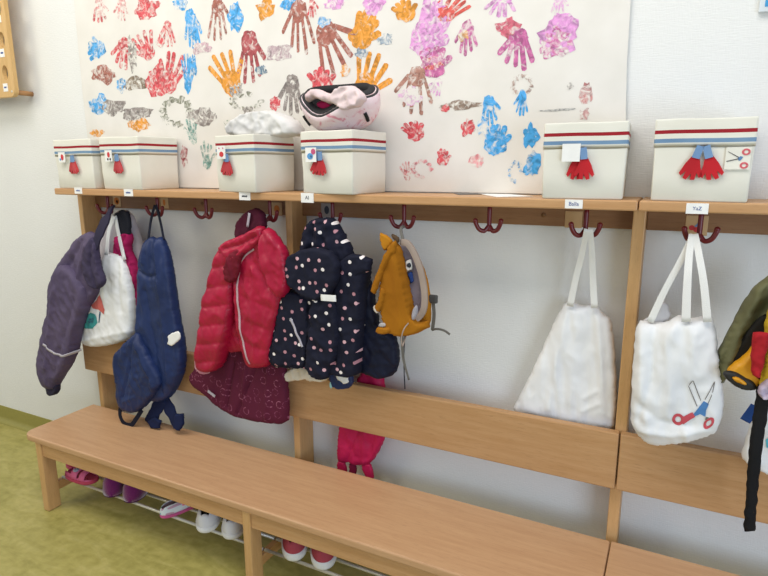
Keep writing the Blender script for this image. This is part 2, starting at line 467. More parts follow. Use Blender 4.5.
# ------------------------------------------------------------------ coat rack
ZSH, ZSB, YSH = 1.384, 1.357, -.205
YPF, YPB = -.098, -.002
RZT, RZB, RYF, RYB = .701, .521, -.128, -.099
XJ = 2.352
def hook_geo(x, z0=ZSB, zb=1.283, y=-.12):
    G = [tube_geo([(x, y, z0), (x, y, zb+.03), (x, y, zb+.008)], .0068, 10, 3)]
    for dx, dy, h in ((.037, -.010, .028), (-.034, -.024, .028)):
        pts = [(x, y, zb+.012), (x+dx*.35, y+dy*.35, zb-.004), (x+dx*.75, y+dy*.75, zb+.001), (x+dx, y+dy, zb+.018), (x+dx*1.06, y+dy*1.06, zb+h)]
        G += [tube_geo(pts, .0068, 10, 5), sphere_geo(np.array(pts[-1]), .0076)]
    G.append(sphere_geo((x, y, zb+.002), .0095))
    # screwed foot plate under the shelf
    G.append(tube_geo([(x, y, z0-.004), (x, y, z0)], .016, 14, 1))
    return join(*G)
def rack(x0, x1, posts, hooks, label):
    t = thing('coat_rack', label, 'coat rack', ((x0+x1)/2, 0, 0))
    # shelf board
    box('shelf_board', x0, x1, YSH, -.001, ZSB, ZSH, W_X, t, .004)
    for p in posts:
        box('post', p[0], p[1], YPF, YPB, 0.001, ZSB, W_Z, t, .003)
    xs = sorted(p[0] for p in posts); xe = sorted(p[1] for p in posts)
    if x0 > 1: xe = [2.3685]+xe; xs = [2.3]+xs
    for a, b in zip(xe, xs[1:]): box('hook_board', a, b, -.03, -.004, 1.292, ZSB, W_BACK, t, .002)
    if False: box('hook_board', xe[-1], x1-.01, -.03, -.004, 1.292, ZSB, W_BACK, t, .002)
    box('backrest_rail', x0-.0 if x0 > .1 else -.038, x1-.0015, RYF, RYB, RZB, RZT, W_RAIL, t, .004)
    for hx in hooks:
        v, f = hook_geo(hx); recalc(mk('coat_hook', v, f, M_HOOK, t))
    # small screw caps on the hook board
    return t
HX1 = [.232, .531, .795, 1.105, 1.375, 1.648, 1.934, 2.215]
HX2 = [2.50, 2.775]
rackA = rack(.0056, XJ-.0015, [(0.004, .032), (1.157, 1.186), (2.335, 2.3675)], HX1, 'long beech coat rack on the left with shelf, red hooks and hanging clothes')
rackB = rack(XJ+.0015, 3.56, [(3.52, 3.55)], HX2, 'beech coat rack on the right of the shelf joint, cut off by the photo edge')
for rk, x in ((rackA, .69), (rackA, 2.078)):
    v, f = tube_geo([(x, -.0315, 1.325), (x, -.029, 1.325)], .0075, 12, 1); recalc(mk('screw_cap', v, f, plain('dark_wood_plug', '7d5a38', .6), rk))

# name labels on the shelf edge, symbol stickers on the hook board
def name_label(rk, u, v, w, h, txt, size, ink):
    c = at(u, v, YSH-.001); x, z = c[0], c[2]
    o = box('name_label', x-w/2, x+w/2, YSH-.002, YSH, z-h/2, z+h/2, M_WHITE, rk, 0)
    if txt:
        V, F = text_geo(txt, size); V = [(p[0]+x, YSH-.0026, p[1]+z) for p in V]
    else:
        V, F = [], []
        for k in range(4):
            a = x-size*1.0+k*size*.52; o4 = len(V)
            V += [(a, YSH-.0026, z-size*.25), (a+size*.4, YSH-.0026, z-size*.25), (a+size*.4, YSH-.0026, z+size*(.3 if k % 2 else .2)), (a, YSH-.0026, z+size*.2)]; F.append((o4, o4+1, o4+2, o4+3))
    mk('lettering', V, F, ink, o, smooth=False)
name_label(rackA, 78.3, 190.6, .047, .026, '', .012, M_INK)
name_label(rackA, 128.5, 192.6, .05, .028, '', .013, M_INK)
name_label(rackA, 244.8, 196.2, .05, .028, '', .012, M_DARK)
name_label(rackA, 307.3, 197.8, .05, .032, 'AI', .0175, M_DARK)
name_label(rackA, 573.8, 204, .046, .024, 'Balla', .0145, M_INK)
name_label(rackB, 697.2, 208.6, .049, .026, 'YaZ', .0125, M_INK)
def sticker(rk, u, v, w, bg, shapes):
    c = at(u, v, -.031); x, z = c[0], c[2]
    o = box('symbol_sticker', x-w/2, x+w/2, -.0325, -.03, z-w/2, z+w/2, bg, rk, .002)
    for poly, m in shapes:
        plate('symbol', [(x+a*w, z+b*w) for a, b in poly], -.0335, .001, m, o)
M_STK = plain('pale_wood_sticker', 'c9a678', .5)
M_MOT1, M_MOT2, M_MOT3 = plain('motif_orange', 'c8752c'), plain('motif_teal', '3d7c74'), plain('motif_red', 'c8383c')
sticker(rackA, 117, 201, .05, M_STK, [(circ((0, 0), .32), M_MOT1), (circ((.05, -.05), .14), M_DARK)])
sticker(rackA, 164.5, 203, .045, M_STK, [(circ((0, .05), .16, rz=.3), M_MOT1)])
sticker(rackA, 277, 209, .05, M_STK, [(circ((0, 0), .25, rz=.3), M_MOT1)])
sticker(rackA, 327, 210, .05, plain('grey_sticker', '9a938c'), [(circ((0, 0), .2, rz=.3), M_DARK)])
sticker(rackA, 573.5, 219.5, .05, M_STK, [])
sticker(rackB, 696.5, 225.5, .055, M_STK, [(circ((-.2, -.12), .13), M_MOT3), (circ((.0, -.2), .13), M_MOT3), ([(-.1, -.05), (.0, -.08), (.3, .3), (.22, .34)], M_JEAN)])

# ------------------------------------------------------------------ benches
BZT, BZB, BYF, BYB = .35, .322, -.479, -.1285
def bench(x0, x1, legs, round_left, label):
    t = thing('bench', label, 'bench', ((x0+x1)/2, -.3, 0))
    r = .05 if round_left else .003
    out = [(x1, BYB), (x1, BYF)]+[(x0+r-r*math.sin(a), BYF+r-r*math.cos(a)) for a in np.linspace(0, PI/2, 8)]+[(x0, BYB)]
    n = len(out); V = [(x, y, BZB) for x, y in out]+[(x, y, BZT) for x, y in out]
    F = [tuple(range(n))[::-1], tuple(range(n, 2*n))]+[(i, (i+1) % n, n+(i+1) % n, n+i) for i in range(n)]
    bevel(recalc(mk('seat_board', V, F, W_TOP, t, smooth=False)), .006, 3)
    for a, b in legs:
        for y0, y1 in ((-.474, -.415), (-.195, -.14)): box('leg', a, b, y0, y1, .001, BZB, W_Z, t, .004)
        box('cross_rail', a+.005, b-.005, -.415, -.195, .075, .115, W_Y, t, .003)
    xs = [l[0] for l in legs]; xe = [l[1] for l in legs]
    for a, b in zip(xe, xs[1:]):
        box('apron', a, b, -.468, -.446, .262, BZB, W_X, t, .002)
        box('apron', a, b, -.165, -.145, .262, BZB, W_X, t, .002)
        for y in (-.388, -.32, -.25):
            tube('shoe_rod', [(a-.012, y, .121), (b+.012, y, .121)], .0062, M_STEEL, t, 10, 1)
    return t
bench(-.004, XJ-.0015, [(.074, .11), (1.203, 1.236), (2.30, 2.335)], True, 'long beech bench with metal shoe rods and children\'s shoes beneath it')
bench(XJ+.0015, 3.56, [(2.37, 2.405), (3.48, 3.515)], False, 'beech bench end at the bottom right corner beyond the narrow seat gap')

# ------------------------------------------------------------------ handprint mural
C_OR, C_RD, C_DR, C_BL, C_PK, C_MG, C_BR, C_GY, C_GN = 'e0952a', 'd0454e', 'a8474c', '3f9fdc', 'd894cc', 'c4659b', 'a35f50', '8d837e', '6f9a90'
PM = {}
def pmat(c, cover): 
    k = (c, cover)
    if k not in PM: PM[k] = paint('paint_%s_%d' % (c, int(cover*100)), c, cover)
    return PM[k]
def capsule(a, b, r0, r1, n=7):
    a, b = np.array(a, float), np.array(b, float); t = b-a; t /= np.linalg.norm(t); th = math.atan2(t[1], t[0])
    p = [a+r0*np.array((math.cos(th+PI/2+PI*k/n), math.sin(th+PI/2+PI*k/n))) for k in range(n+1)]
    return p+[b+r1*np.array((math.cos(th-PI/2+PI*k/n), math.sin(th-PI/2+PI*k/n))) for k in range(n+1)]
def blob(c, rx, ry, seed, n=26, amp=.3):
    return [np.array((c[0]+rx*math.cos(a)*k, c[1]+ry*math.sin(a)*k)) for a in np.linspace(0, 2*PI, n, endpoint=False)
            for k in (1+amp*mnoise.noise(Vector((math.cos(a)*1.6, math.sin(a)*1.6, seed))) + amp*.5*mnoise.noise(Vector((math.cos(a)*4.5, math.sin(a)*4.5, seed+3))),)]
def hand(seed, mirror=1, thin=1., palm=1.):
    rnd = random.Random(seed); ps = []
    if palm: ps.append(blob((0, -.2), .27*palm, .27*palm, seed, amp=.25))
    for k, (bx, ln, an) in enumerate(((-.24, .42, .32), (-.09, .52, .1), (.06, .5, -.08), (.2, .4, -.28))):
        ln *= rnd.uniform(.85, 1.1); an += rnd.uniform(-.08, .08)
        a = (bx*.75*mirror, -.15); b = (bx*mirror-math.sin(an)*ln*mirror, -.02+math.cos(an)*ln)
        ps.append(capsule(a, b, .062*thin, .075*thin))
    ps.append(capsule((.2*mirror, -.22), (.5*mirror, .08), .075*thin, .08*thin))
    return ps
# (centre u, v, width px, height px, pointing angle deg (0 = fingers up, 180 = down), colour, cover, style)
PR = [(100,10,17,26,180,C_RD,.5,'h'),(121,10,16,24,180,C_RD,.52,'h'),(147,8,27,24,0,C_RD,.42,'b'),(180,4,16,14,0,C_BL,.46,'b'),(192,26,17,36,180,C_BL,.4,'h'),
(167,34,17,28,180,C_RD,.45,'h'),(96,48,19,25,90,C_BL,.42,'s'),(121,54,22,34,170,C_RD,.42,'h'),(142,46,24,32,20,C_RD,.42,'h'),(132,54,9,40,10,C_GY,.46,'b'),
(103,75,25,22,30,C_BR,.42,'b'),(133,83,32,15,70,'7d6a55',.42,'b'),(121,86,10,16,0,C_BL,.46,'b'),(158,80,28,34,30,C_RD,.40,'b'),(173,72,28,44,-30,C_RD,.40,'h'),(188,74,13,42,0,C_BL,.36,'h'),
(98,104,20,22,40,C_BL,.42,'b'),(112,108,28,18,60,C_GY,.42,'b'),(138,114,32,14,90,C_GY,.42,'b'),(139,125,24,15,80,C_OR,.40,'b'),(97,133,16,8,60,C_OR,.42,'b'),
(176,112,36,32,0,'7e7f6c',.46,'o'),(191,130,15,26,0,C_GN,.46,'h'),(198,118,26,16,80,C_GY,.46,'b'),(219,18,26,46,178,C_BR,.42,'h'),(235,17,17,32,0,C_BL,.38,'b'),
(195,31,14,36,180,C_BL,.42,'h'),(265,8,20,25,0,C_OR,.36,'b'),(288,4,18,14,0,C_BL,.4,'b'),(298,27,34,58,184,C_BR,.36,'h'),(336,49,40,60,205,C_BR,.36,'h'),
(364,30,34,42,-30,C_OR,.34,'s'),(374,5,24,22,0,C_PK,.4,'b'),(334,4,22,12,0,C_PK,.44,'b'),(251,57,30,54,178,C_DR,.38,'h'),(226,74,36,48,25,C_OR,.34,'h'),(236,90,14,14,0,C_GY,.44,'b'),
(278,53,28,16,70,'b39aa0',.46,'b'),(261,70,13,10,0,'4a6f88',.4,'b'),(372,75,40,48,-20,C_OR,.33,'h'),(321,80,30,28,10,C_RD,.40,'s'),(290,95,26,42,180,C_GY,.38,'h'),
(275,104,11,16,0,C_RD,.44,'b'),(246,101,36,20,80,'84846f',.47,'o'),(204,117,26,20,70,C_GY,.44,'b'),(249,113,13,14,0,C_GY,.46,'s'),(230,126,13,12,0,'5d8266',.46,'s'),
(361,53,14,12,0,'7d8fa0',.44,'b'),(384,39,16,12,0,'8fa3b4',.48,'b'),(324,22,14,12,20,C_BL,.48,'b'),(202,48,20,12,70,'c4a1ab',.46,'b'),(193,66,8,24,0,C_BL,.4,'b'),
(193,139,10,12,0,C_GN,.46,'h'),(404,11,28,24,20,C_OR,.34,'s'),(429,28,40,60,-35,C_PK,.40,'s'),(438,22,26,46,-30,C_PK,.38,'b'),(454,9,34,26,-40,'d8574c',.36,'h'),(466,38,24,38,185,C_MG,.42,'h'),(463,36,12,12,0,'dba46c',.44,'b'),
(500,6,34,24,180,C_PK,.40,'h'),(435,62,34,32,0,C_MG,.38,'s'),(433,64,22,16,0,C_RD,.46,'b'),(508,29,28,24,-50,'c95f72',.38,'b'),(516,50,38,44,182,C_MG,.36,'h'),(557,34,42,44,45,C_PK,.33,'b'),(556,42,34,34,90,C_MG,.45,'s'),
(560,4,18,22,180,C_PK,.46,'h'),(413,91,40,50,178,'a87868',.38,'h'),(412,131,24,21,30,C_RD,.40,'s'),(435,87,14,20,160,C_PK,.5,'h'),(460,105,44,11,78,'8f7a6a',.42,'b'),(445,108,10,10,0,C_RD,.4,'b'),
(491,112,20,34,190,C_BL,.42,'h'),(521,103,15,28,180,C_BL,.36,'h'),(497,140,30,32,0,C_BL,.38,'s'),(532,135,18,27,10,C_BL,.33,'b'),(468,127,15,19,20,C_RD,.44,'b'),(522,84,26,22,-40,'a88c80',.5,'o'),
(532,163,18,26,10,C_BL,.38,'b'),(515,172,15,24,0,C_BL,.48,'o'),(444,157,15,18,0,C_RD,.42,'s'),(476,161,16,14,0,'dd8f92',.48,'b'),(422,169,24,20,0,'d98a8e',.5,'o'),(406,171,14,20,20,C_RD,.5,'h'),
(586,93,14,22,0,'c5837f',.44,'b'),(584,114,12,12,0,'bb8a88',.46,'b'),(184,156,8,24,0,C_DR,.44,'b'),(208,155,15,30,0,C_GN,.48,'h'),(556,110,40,3,80,'9a9a98',.46,'b'),(483,126,12,18,0,C_BL,.5,'b'),(410,96,26,20,0,C_PK,.52,'b'),(160,42,10,12,0,C_RD,.48,'b'),(313,8,12,20,180,C_RD,.44,'h'),(345,70,10,14,0,C_OR,.46,'b'),(570,86,8,10,0,C_GY,.52,'b')]
MB = [at(78, -30, 0), at(629.5, -30, 0), at(628.5, 195, 0), at(83, 190, 0)]
px0, px1, pz0, pz1 = .0, 2.272, 1.386, 2.3
def paper_y(x, z):
    return -.004-.002*(1+mnoise.noise(Vector((x*2.2, z*3.1, 1))))-.0008*(1-2*abs(mnoise.noise(Vector((x*5+z*4, z*7-x*2, 4)))))-(.05*max(0, (1.415-z)/.03)**2*.012 if z < 1.415 else 0)
P2, F2, _ = fill([(px0, pz0+.002), (.6, pz0+.002), (1.4, pz0+.002), (px1+.03, pz0+.002), (px1+.008, 1.75), (px1, pz1), (px0+.005, pz1), (px0-.008, 1.8)], .03)
V = [(x, paper_y(x, z), z) for x, z in P2]; FA = []; MI = []
mats = [cloth('mural_paper', 'e7e3dc', 'e0dcd4', rough=.7, scale=60, bump=.05, sheen=0, wr=(.25, 3., .01))]
for f in F2:
    a, b, c = [P2[i] for i in f]
    FA.append(f if (b[0]-a[0])*(c[1]-a[1])-(b[1]-a[1])*(c[0]-a[0]) > 0 else f[::-1]); MI.append(0)
for q, (u, v, w, h, ang, colr, cover, st) in enumerate(PR):
    c = at(u, v, -.008); du = (at(u+1, v, -.008)-at(u-1, v, -.008))[0]/2; dv = -(at(u, v+1, -.008)-at(u, v-1, -.008))[2]/2
    m = pmat(colr, round(cover+.025, 3))
    if m not in mats: mats.append(m)
    if st == 'h' and colr in (C_BR, 'a87868'): ps = hand(q, 1 if q % 2 else -1, .62, .78)
    elif st == 'h': ps = hand(q, 1 if q % 2 else -1, .8 if h > 45 else .95)
    elif st == 'b': ps = [blob((0, 0), .5, .5, q, amp=.55)]
    elif st == 's': ps = hand(q, 1, 1.5, 1.5)
    else:
        ps = []
        for k in range(9):
            a = 2*PI*k/9*.85; ps.append(blob((.38*math.cos(a), .38*math.sin(a)), .13, .1, q+k, 12, .6))
    r = math.radians(ang); R2 = np.array(((math.cos(r), -math.sin(r)), (math.sin(r), math.cos(r))))
    allp = [[R2@np.array(p) for p in poly] for poly in ps]
    A = np.vstack([np.array(p) for p in allp]); lo, hi = A.min(0), A.max(0); mid = (lo+hi)/2; ext = hi-lo
    off = .00045+.000004*q
    for poly in allp:
        pp = []
        for i, p in enumerate(poly):
            x, z = (p-mid)/ext*np.array((w*du, h*dv))
            x += .0022*mnoise.noise(Vector((x*160, z*160, q))); z += .0022*mnoise.noise(Vector((x*160, z*160, q+40)))
            pp.append((x+c[0], z+c[2]))
        if min(p[1] for p in pp) < pz0+.004: pp = [(a, max(b, pz0+.004+.00001*i)) for i, (a, b) in enumerate(pp)]
        try: Pd, Fd, _ = fill(pp, .016)
        except Exception: continue
        o0 = len(V); V += [(x, paper_y(x, z)-off, z) for x, z in Pd]
        for f in Fd:
            a, b, cc = [Pd[i] for i in f]
            if (b[0]-a[0])*(cc[1]-a[1])-(b[1]-a[1])*(cc[0]-a[0]) < 0: f = f[::-1]
            FA.append(tuple(i+o0 for i in f)); MI.append(mats.index(m))
o = mk('handprint_mural', V, FA, mats, None, MI, base=((px0+px1)/2, 0, pz0))
tag(o, 'large white paper sheet on the wall covered in colourful child handprints', 'mural')

# ------------------------------------------------------------------ storage boxes
def rrect(w, d, r, n=5):
    p = []
    for cx, cy, a0 in ((w/2-r, d/2-r, 0), (-w/2+r, d/2-r, PI/2), (-w/2+r, -d/2+r, PI), (w/2-r, -d/2+r, 1.5*PI)):
        p += [(cx+r*math.cos(a0+PI/2*k/n), cy+r*math.sin(a0+PI/2*k/n)) for k in range(n+1)]
    # extra points along the sides so that the cloth can sag
    q = []
    for i in range(len(p)):
        a, b = np.array(p[i]), np.array(p[(i+1) % len(p)]); L = np.linalg.norm(b-a); m = max(1, int(L/.02))
        q += [tuple(a+(b-a)*k/m) for k in range(m)]
    return q
def rings(levels, w, d, r, seed=0, sag=0.):
    V, F = [], []
    for li, (z, ex, wob) in enumerate(levels):
        for x, y in rrect(w+2*ex, d+2*ex, r):
            k = 1+wob*.02*mnoise.noise(Vector((x*9, y*9, z*8+seed)))
            V.append((x*k, y*k, z+sag*wob*(mnoise.noise(Vector((x*7, y*7, seed+2)))-.1)))
    n = len(V)//len(levels)
    # ring lengths can differ with ex; force the same count
    return V, n
def ring_mesh(name, levels, w, d, r, mats, midx, parent, seed=0, sag=0., close_bottom=None):
    base = rrect(w, d, r); n = len(base); V, F, MI = [], [], []
    for z, ex, wob in levels:
        for x, y in base:
            kx, ky = (w/2+ex)/(w/2), (d/2+ex)/(d/2)
            nn = mnoise.noise(Vector((x*8, y*8, z*9+seed)))
            V.append((x*kx*(1+.025*wob*nn), y*ky*(1+.025*wob*nn), z+sag*wob*mnoise.noise(Vector((x*8, y*8, seed+2)))))
    for l in range(len(levels)-1):
        for i in range(n):
            F.append((l*n+i, l*n+(i+1) % n, (l+1)*n+(i+1) % n, (l+1)*n+i)); MI.append(midx[l])
    if close_bottom is not None:
        for l in close_bottom: F.append(tuple(l*n+i for i in range(n))); MI.append(0)
    return recalc(mk(name, V, F, mats, parent, MI, local=True))
def hand_tab(parent, x, z, yf, s, lean, mir):
    # felt hand hanging fingers-down from a blue sleeve
    sl = [(-.0085, 0), (.0085, 0), (.0095, -.032), (-.0095, -.032)]
    hd = [(-.0095, -.028), (.0095, -.028), (.018, -.048), (.031, -.07), (.025, -.077), (.016, -.066), (.017, -.084), (.007, -.087), (.004, -.07), (-.002, -.089), (-.011, -.087), (-.010, -.068), (-.018, -.083), (-.024, -.077), (-.018, -.05)]
    c, sn = math.cos(lean), math.sin(lean)
    def T(p): a, b = p[0]*s*mir, p[1]*s; return (x+a*c-b*sn, z+a*sn+b*c)
    h = plate_local('felt_hand', [T(p) for p in hd], yf-.004, .0035, M_FELT, parent)
    plate_local('sleeve', [T(p) for p in sl], yf-.006, .003, M_JEAN, h)
def plate_local(name, poly, y, th, mat, parent):
    r = parent
    while r.parent: r = r.parent
    L = np.array(r.location)
    o = plate(name, [(p[0]+L[0], p[1]+L[2]) for p in poly], y+L[1], th, mat, parent)
    return o
M_T_RED, M_T_BL, M_T_PK = plain('tag_red', 'd2393f'), plain('tag_blue', '5f9fd6'), plain('tag_pink', 'c9557f')
M_SCR, M_SCB, M_BLADE = plain('scissor_red', 'd4626a'), plain('scissor_blue', '5d83ad'), plain('scissor_outline', '55504f')
def scissors_polys(a, b, pinch=1.):
    """scissors motif in unit square: blades upper left, rings lower right (list of (poly, material))"""
    pass
def storage_box(x0, x1, y0, y1, h, rot, label, tabs, tag_xy, tagw, shapes, seed, tagmat=None):
    w, d = x1-x0, y1-y0
    t = thing('storage_box', label, 'storage box', ((x0+x1)/2, (y0+y1)/2, ZSH+.0005), 0, 'canvas storage boxes on the shelf')
    ring_mesh('box_body', [(0, -.004, 0), (.004, -.001, .2), (h*.35, 0, 1), (h*.7, .001, 1), (h-.006, .002, .5), (h-.006, -.002, .5), (h*.5, -.004, .8), (.006, -.006, .2)], w, d, .004, [M_CANVAS], [0]*7, t, seed, .0, (0, 7))
    z = lambda k: h-k*h
    ring_mesh('folded_cuff', [(z(.335), .002, .4), (z(.338), .002, .4), (z(.285), .0025, .4), (z(.235), .0025, .4), (z(.175), .0025, .4), (z(.13), .0025, .4), (z(.02), .0025, .5), (z(.0), .002, .6), (z(-.002), .001, .6), (z(.03), -.002, .5)],
              w, d, .005, [M_CANVAS, M_BLUES, M_REDS], [0, 0, 1, 0, 2, 0, 0, 0, 0], t, seed, .005)
    yf = -d/2-.001
    for k, (tx, lean, mir) in enumerate(tabs):
        if len(tabs) == 2 and seed < 6: tx = tx-(tx-tabs[0][0])*.55
        hand_tab(t, tx-(x0+x1)/2, h*.675, yf-.003-(k*.0045 if seed < 6 else 0), .95 if seed > 4 else .86, lean, mir)
    if tag_xy:
        tx, tz = tag_xy[0]-(x0+x1)/2, tag_xy[1]-ZSH
        sq = plate_local('picture_tag', [(tx-tagw/2, tz-tagw/2), (tx+tagw/2, tz-tagw/2), (tx+tagw/2, tz+tagw/2), (tx-tagw/2, tz+tagw/2)], yf-.0145 if tagmat is None else yf-.003, .0015, tagmat or M_WHITE, t)
        for poly, m in shapes:
            plate_local('motif', [(tx+a*tagw, tz+b*tagw) for a, b in poly], yf-.0155 if tagmat is None else yf-.004, .001, m, sq)
    t.rotation_euler[2] = rot
    return t
def bxp(u, v): p = at(u, v, -.2); return (p[0], p[2])
def tab(u): return at(u, 165, -.2)[0]
YB0, YB1 = -.2, -.014
mot_red = [(circ((.1, .0), .2, rz=.3), M_T_RED), (circ((-.2, -.2), .12), M_T_BL)]
storage_box(.034, .268, YB0, YB1, .203, 0, 'cream canvas storage box with striped rim at the far left end of the shelf', [(tab(75)-.004, -.12, 1), (tab(75)+.018, .12, -1)], bxp(65, 157.5), .042, mot_red, 1)
storage_box(.318, .556, YB0, YB1, .206, -.06, 'cream canvas storage box second from the left, its tag beside red felt hands', [(tab(121)-.008, -.1, 1), (tab(121)+.014, .12, -1)], bxp(112, 156), .044, [(circ((.05, .1), .18, rz=.25), M_T_RED), (circ((-.1, -.3), .1), M_DARK), (circ((.25, -.3), .1), M_DARK)], 2)
storage_box(.945, 1.15, -.212, -.024, .197, -.17, 'cream canvas storage box with white cloth bulging out of its top', [(tab(234)-.006, -.25, 1), (tab(234)+.012, .08, -1)], bxp(228, 152.5), .046, [(circ((.05, -.15), .25, rz=.2), M_T_RED), (circ((-.2, .3), .06), M_T_PK), (circ((.25, .3), .06), M_T_PK)], 3)
storage_box(1.318, 1.53, -.212, -.024, .2, -.13, 'cream canvas storage box directly under the pink bicycle helmet', [(tab(326)-.004, -.3, 1), (tab(326)+.016, .05, -1)], bxp(317.5, 155), .046, [(circ((.25, .22), .2), M_T_PK), (circ((-.05, -.1), .27, rz=.22), M_T_BL), (circ((.05, -.12), .08), M_DARK)], 4)
storage_box(2.1, 2.308, YB0, YB1, .2, .05, 'cream canvas storage box standing alone just left of the shelf joint', [(tab(579)-.004, -.12, 1), (tab(579)+.016, .12, -1)], bxp(570, 153), .046, [], 5)
sc_shapes = [([(-.02, -.02), (.1, .1), (.2, .06), (.14, -.06), (.06, -.12)], M_SCB), ([(-.42, .3), (-.40, .31), (.05, .05), (.02, .02)], M_BLADE), ([(-.45, -.12), (-.43, -.15), (.04, -.04), (.03, 0)], M_BLADE)]
for c0, mt in (((.3, .28), M_SCR), ((.27, -.32), M_SCR)):
    q = [(c0[0]+.17*math.cos(a), c0[1]+.15*math.sin(a)) for a in np.linspace(.05, 2*PI-.05, 18)]+[(c0[0]+.085*math.cos(a), c0[1]+.075*math.sin(a)) for a in np.linspace(2*PI-.05, .05, 18)]; sc_shapes.append((q, mt))
storage_box(2.382, 2.596, YB0, YB1, .199, -.05, 'cream canvas storage box right of the shelf joint with a scissors picture', [(tab(701), -.28, 1), (tab(707)-.001, .3, -1)], bxp(740, 158.5), .052, sc_shapes, 6, cloth('tag_linen', 'e9e6da', 'e2dfd2'))

# white cloth in the third box
o = puff('white_cloth', [(229, 137), (233, 127), (243, 118), (256, 112), (270, 110), (285, 114), (297, 121), (303, 130), (303, 138)], -.1, .065, cloth('white_cotton', 'dfddd9', 'd0cecc', wr=(.6, 12., .012)), back=.7, crease=(.006, 22, 22), base=at(262, 135, -.1))
tag(o, 'crumpled white cloth bulging from the third canvas box on the shelf', 'cloth')

# ------------------------------------------------------------------ helmet with hat
hc = np.array((1.425, -.125, 1.6)); t = thing('bicycle_helmet', 'pale pink child bicycle helmet lying upside down on the canvas box', 'helmet', hc)
HT = Matrix.Rotation(math.radians(24), 3, 'X')
def helm(u, k, e=0.):
    # u around, k 0 bottom .. 1 rim; the helmet has rolled forward so that its opening faces the room
    a, b = .142-e, .1-e
    du = (u+1.85+PI) % (2*PI)-PI
    rim = .088+.006*math.cos(2*u)-.034*math.exp(-(du/.55)**2)-.012*math.exp(-((du-1.75)/.5)**2)
    ph = k*PI/2; rr = math.sin(ph)**.7
    q = HT @ Vector((a*rr*math.cos(u), b*rr*math.sin(u), -.062+e+(rim+.03-e*.3)*(1-max(0, math.cos(ph))**.9)))
    return np.array((hc[0]+q[0], hc[1]+q[1], hc[2]+.048+q[2]))
def helm_geo(e0, e1, n=48, m=10):
    V = [helm(2*PI*i/n, j/m, e0) for j in range(m+1) for i in range(n)]+[helm(2*PI*i/n, j/m, e1) for j in range(m, -1, -1) for i in range(n)]
    L = 2*(m+1); F = [(j*n+i, j*n+(i+1) % n, (j+1)*n+(i+1) % n, (j+1)*n+i) for j in range(L-1) for i in range(n)]
    return V, F
def shell_mat():
    tt = NT('pink_shell'); nz = tt.n('ShaderNodeTexNoise', Scale=28.0, Detail=5.0, Distortion=1.5); tt.l(tt.coord(), nz.inputs['Vector'])
    tt.l(tt.ramp(nz.outputs['Fac'], [(.3, lin('efdcdf')), (.58, lin('ecd3d8')), (.66, lin('dc93a3'))]), tt.b.inputs['Base Color']); tt.b.inputs['Roughness'].default_value = .3; return tt.m
V, F = helm_geo(0, .012); recalc(mk('shell', V, F, shell_mat(), t))
V, F = helm_geo(.0125, .03); recalc(mk('padding', V, F, plain('black_foam', '2a2a2c', .8), t))
rimp = [helm(2*PI*i/40, 1, .006) for i in range(41)]
tube('rim_trim', rimp, .0042, plain('grey_trim', '3c3c3c', .6), t, 8, 1)
for u0 in (-2.6, -.6):
    q = helm(u0, .8, -.002); q2 = helm(u0+.12, .62, -.002); tube('vent', [q, (q+q2)/2+(q-np.array((hc[0], hc[1], q[2])))*.01, q2], .006, plain('black_vent', '1c1c1e', .7), t, 8, 4)
o = puff('magenta_lining_cloth', [(316, 103), (322, 100), (335, 104), (345, 108), (342, 114), (333, 117), (322, 112)], -.185, .012, cloth('magenta_knit', 'a3164c', '7d0f3a'), crease=(.003, 40, 40), base=at(332, 112, -.13))
tag(o, 'small dark magenta cloth tucked inside the upturned bicycle helmet', 'cloth')
o = puff('sun_hat', [(307, 100), (309, 92), (315, 88), (321, 89), (328, 94), (336, 93), (341, 87), (349, 85), (358, 88), (364, 93), (367, 98), (364, 104), (357, 109), (349, 112), (343, 110), (338, 105), (328, 104), (319, 99), (314, 99), (309, 103)], -.2, .03, cloth('pale_pink_cotton', 'e4d0cf', 'd2b6b8', wr=(.6, 22., .008)), crease=(.006, 30, 30), base=at(345, 108, -.15), s=.006)
tag(o, 'crumpled pale pink cotton hat lying on top of the bicycle helmet', 'hat')

# paper on shelf
def sheet(name, uvs, label, mat, z):
    c = [atz(u, v, z) for u, v in uvs]; V = [(p[0], min(-.014, max(p[1], YSH)), z) for p in c]
    n = len(V); V += [(p[0], p[1], z+.0012) for p in V]
    F = [tuple(range(n)), tuple(range(2*n-1, n-1, -1))]+[(i, n+i, n+(i+1) % n, (i+1) % n) for i in range(n)]
    o = recalc(mk(name, V, F, mat, None, smooth=False, base=np.mean(V, 0))); tag(o, label, 'paper')
sheet('paper_sheet', [(496.5, 197.2), (533, 196.5), (526, 191.6), (494, 191.6)], 'blank white paper sheet lying flat on the shelf below the blue handprints', M_WHITE, ZSH+.0006)
sheet('leaflet', [(458, 194.8), (488, 194.4), (478, 192.6), (458, 192.8)], 'dark printed leaflet lying flat on the shelf beside the white paper', plain('grey_print', '77736f'), ZSH+.0006)

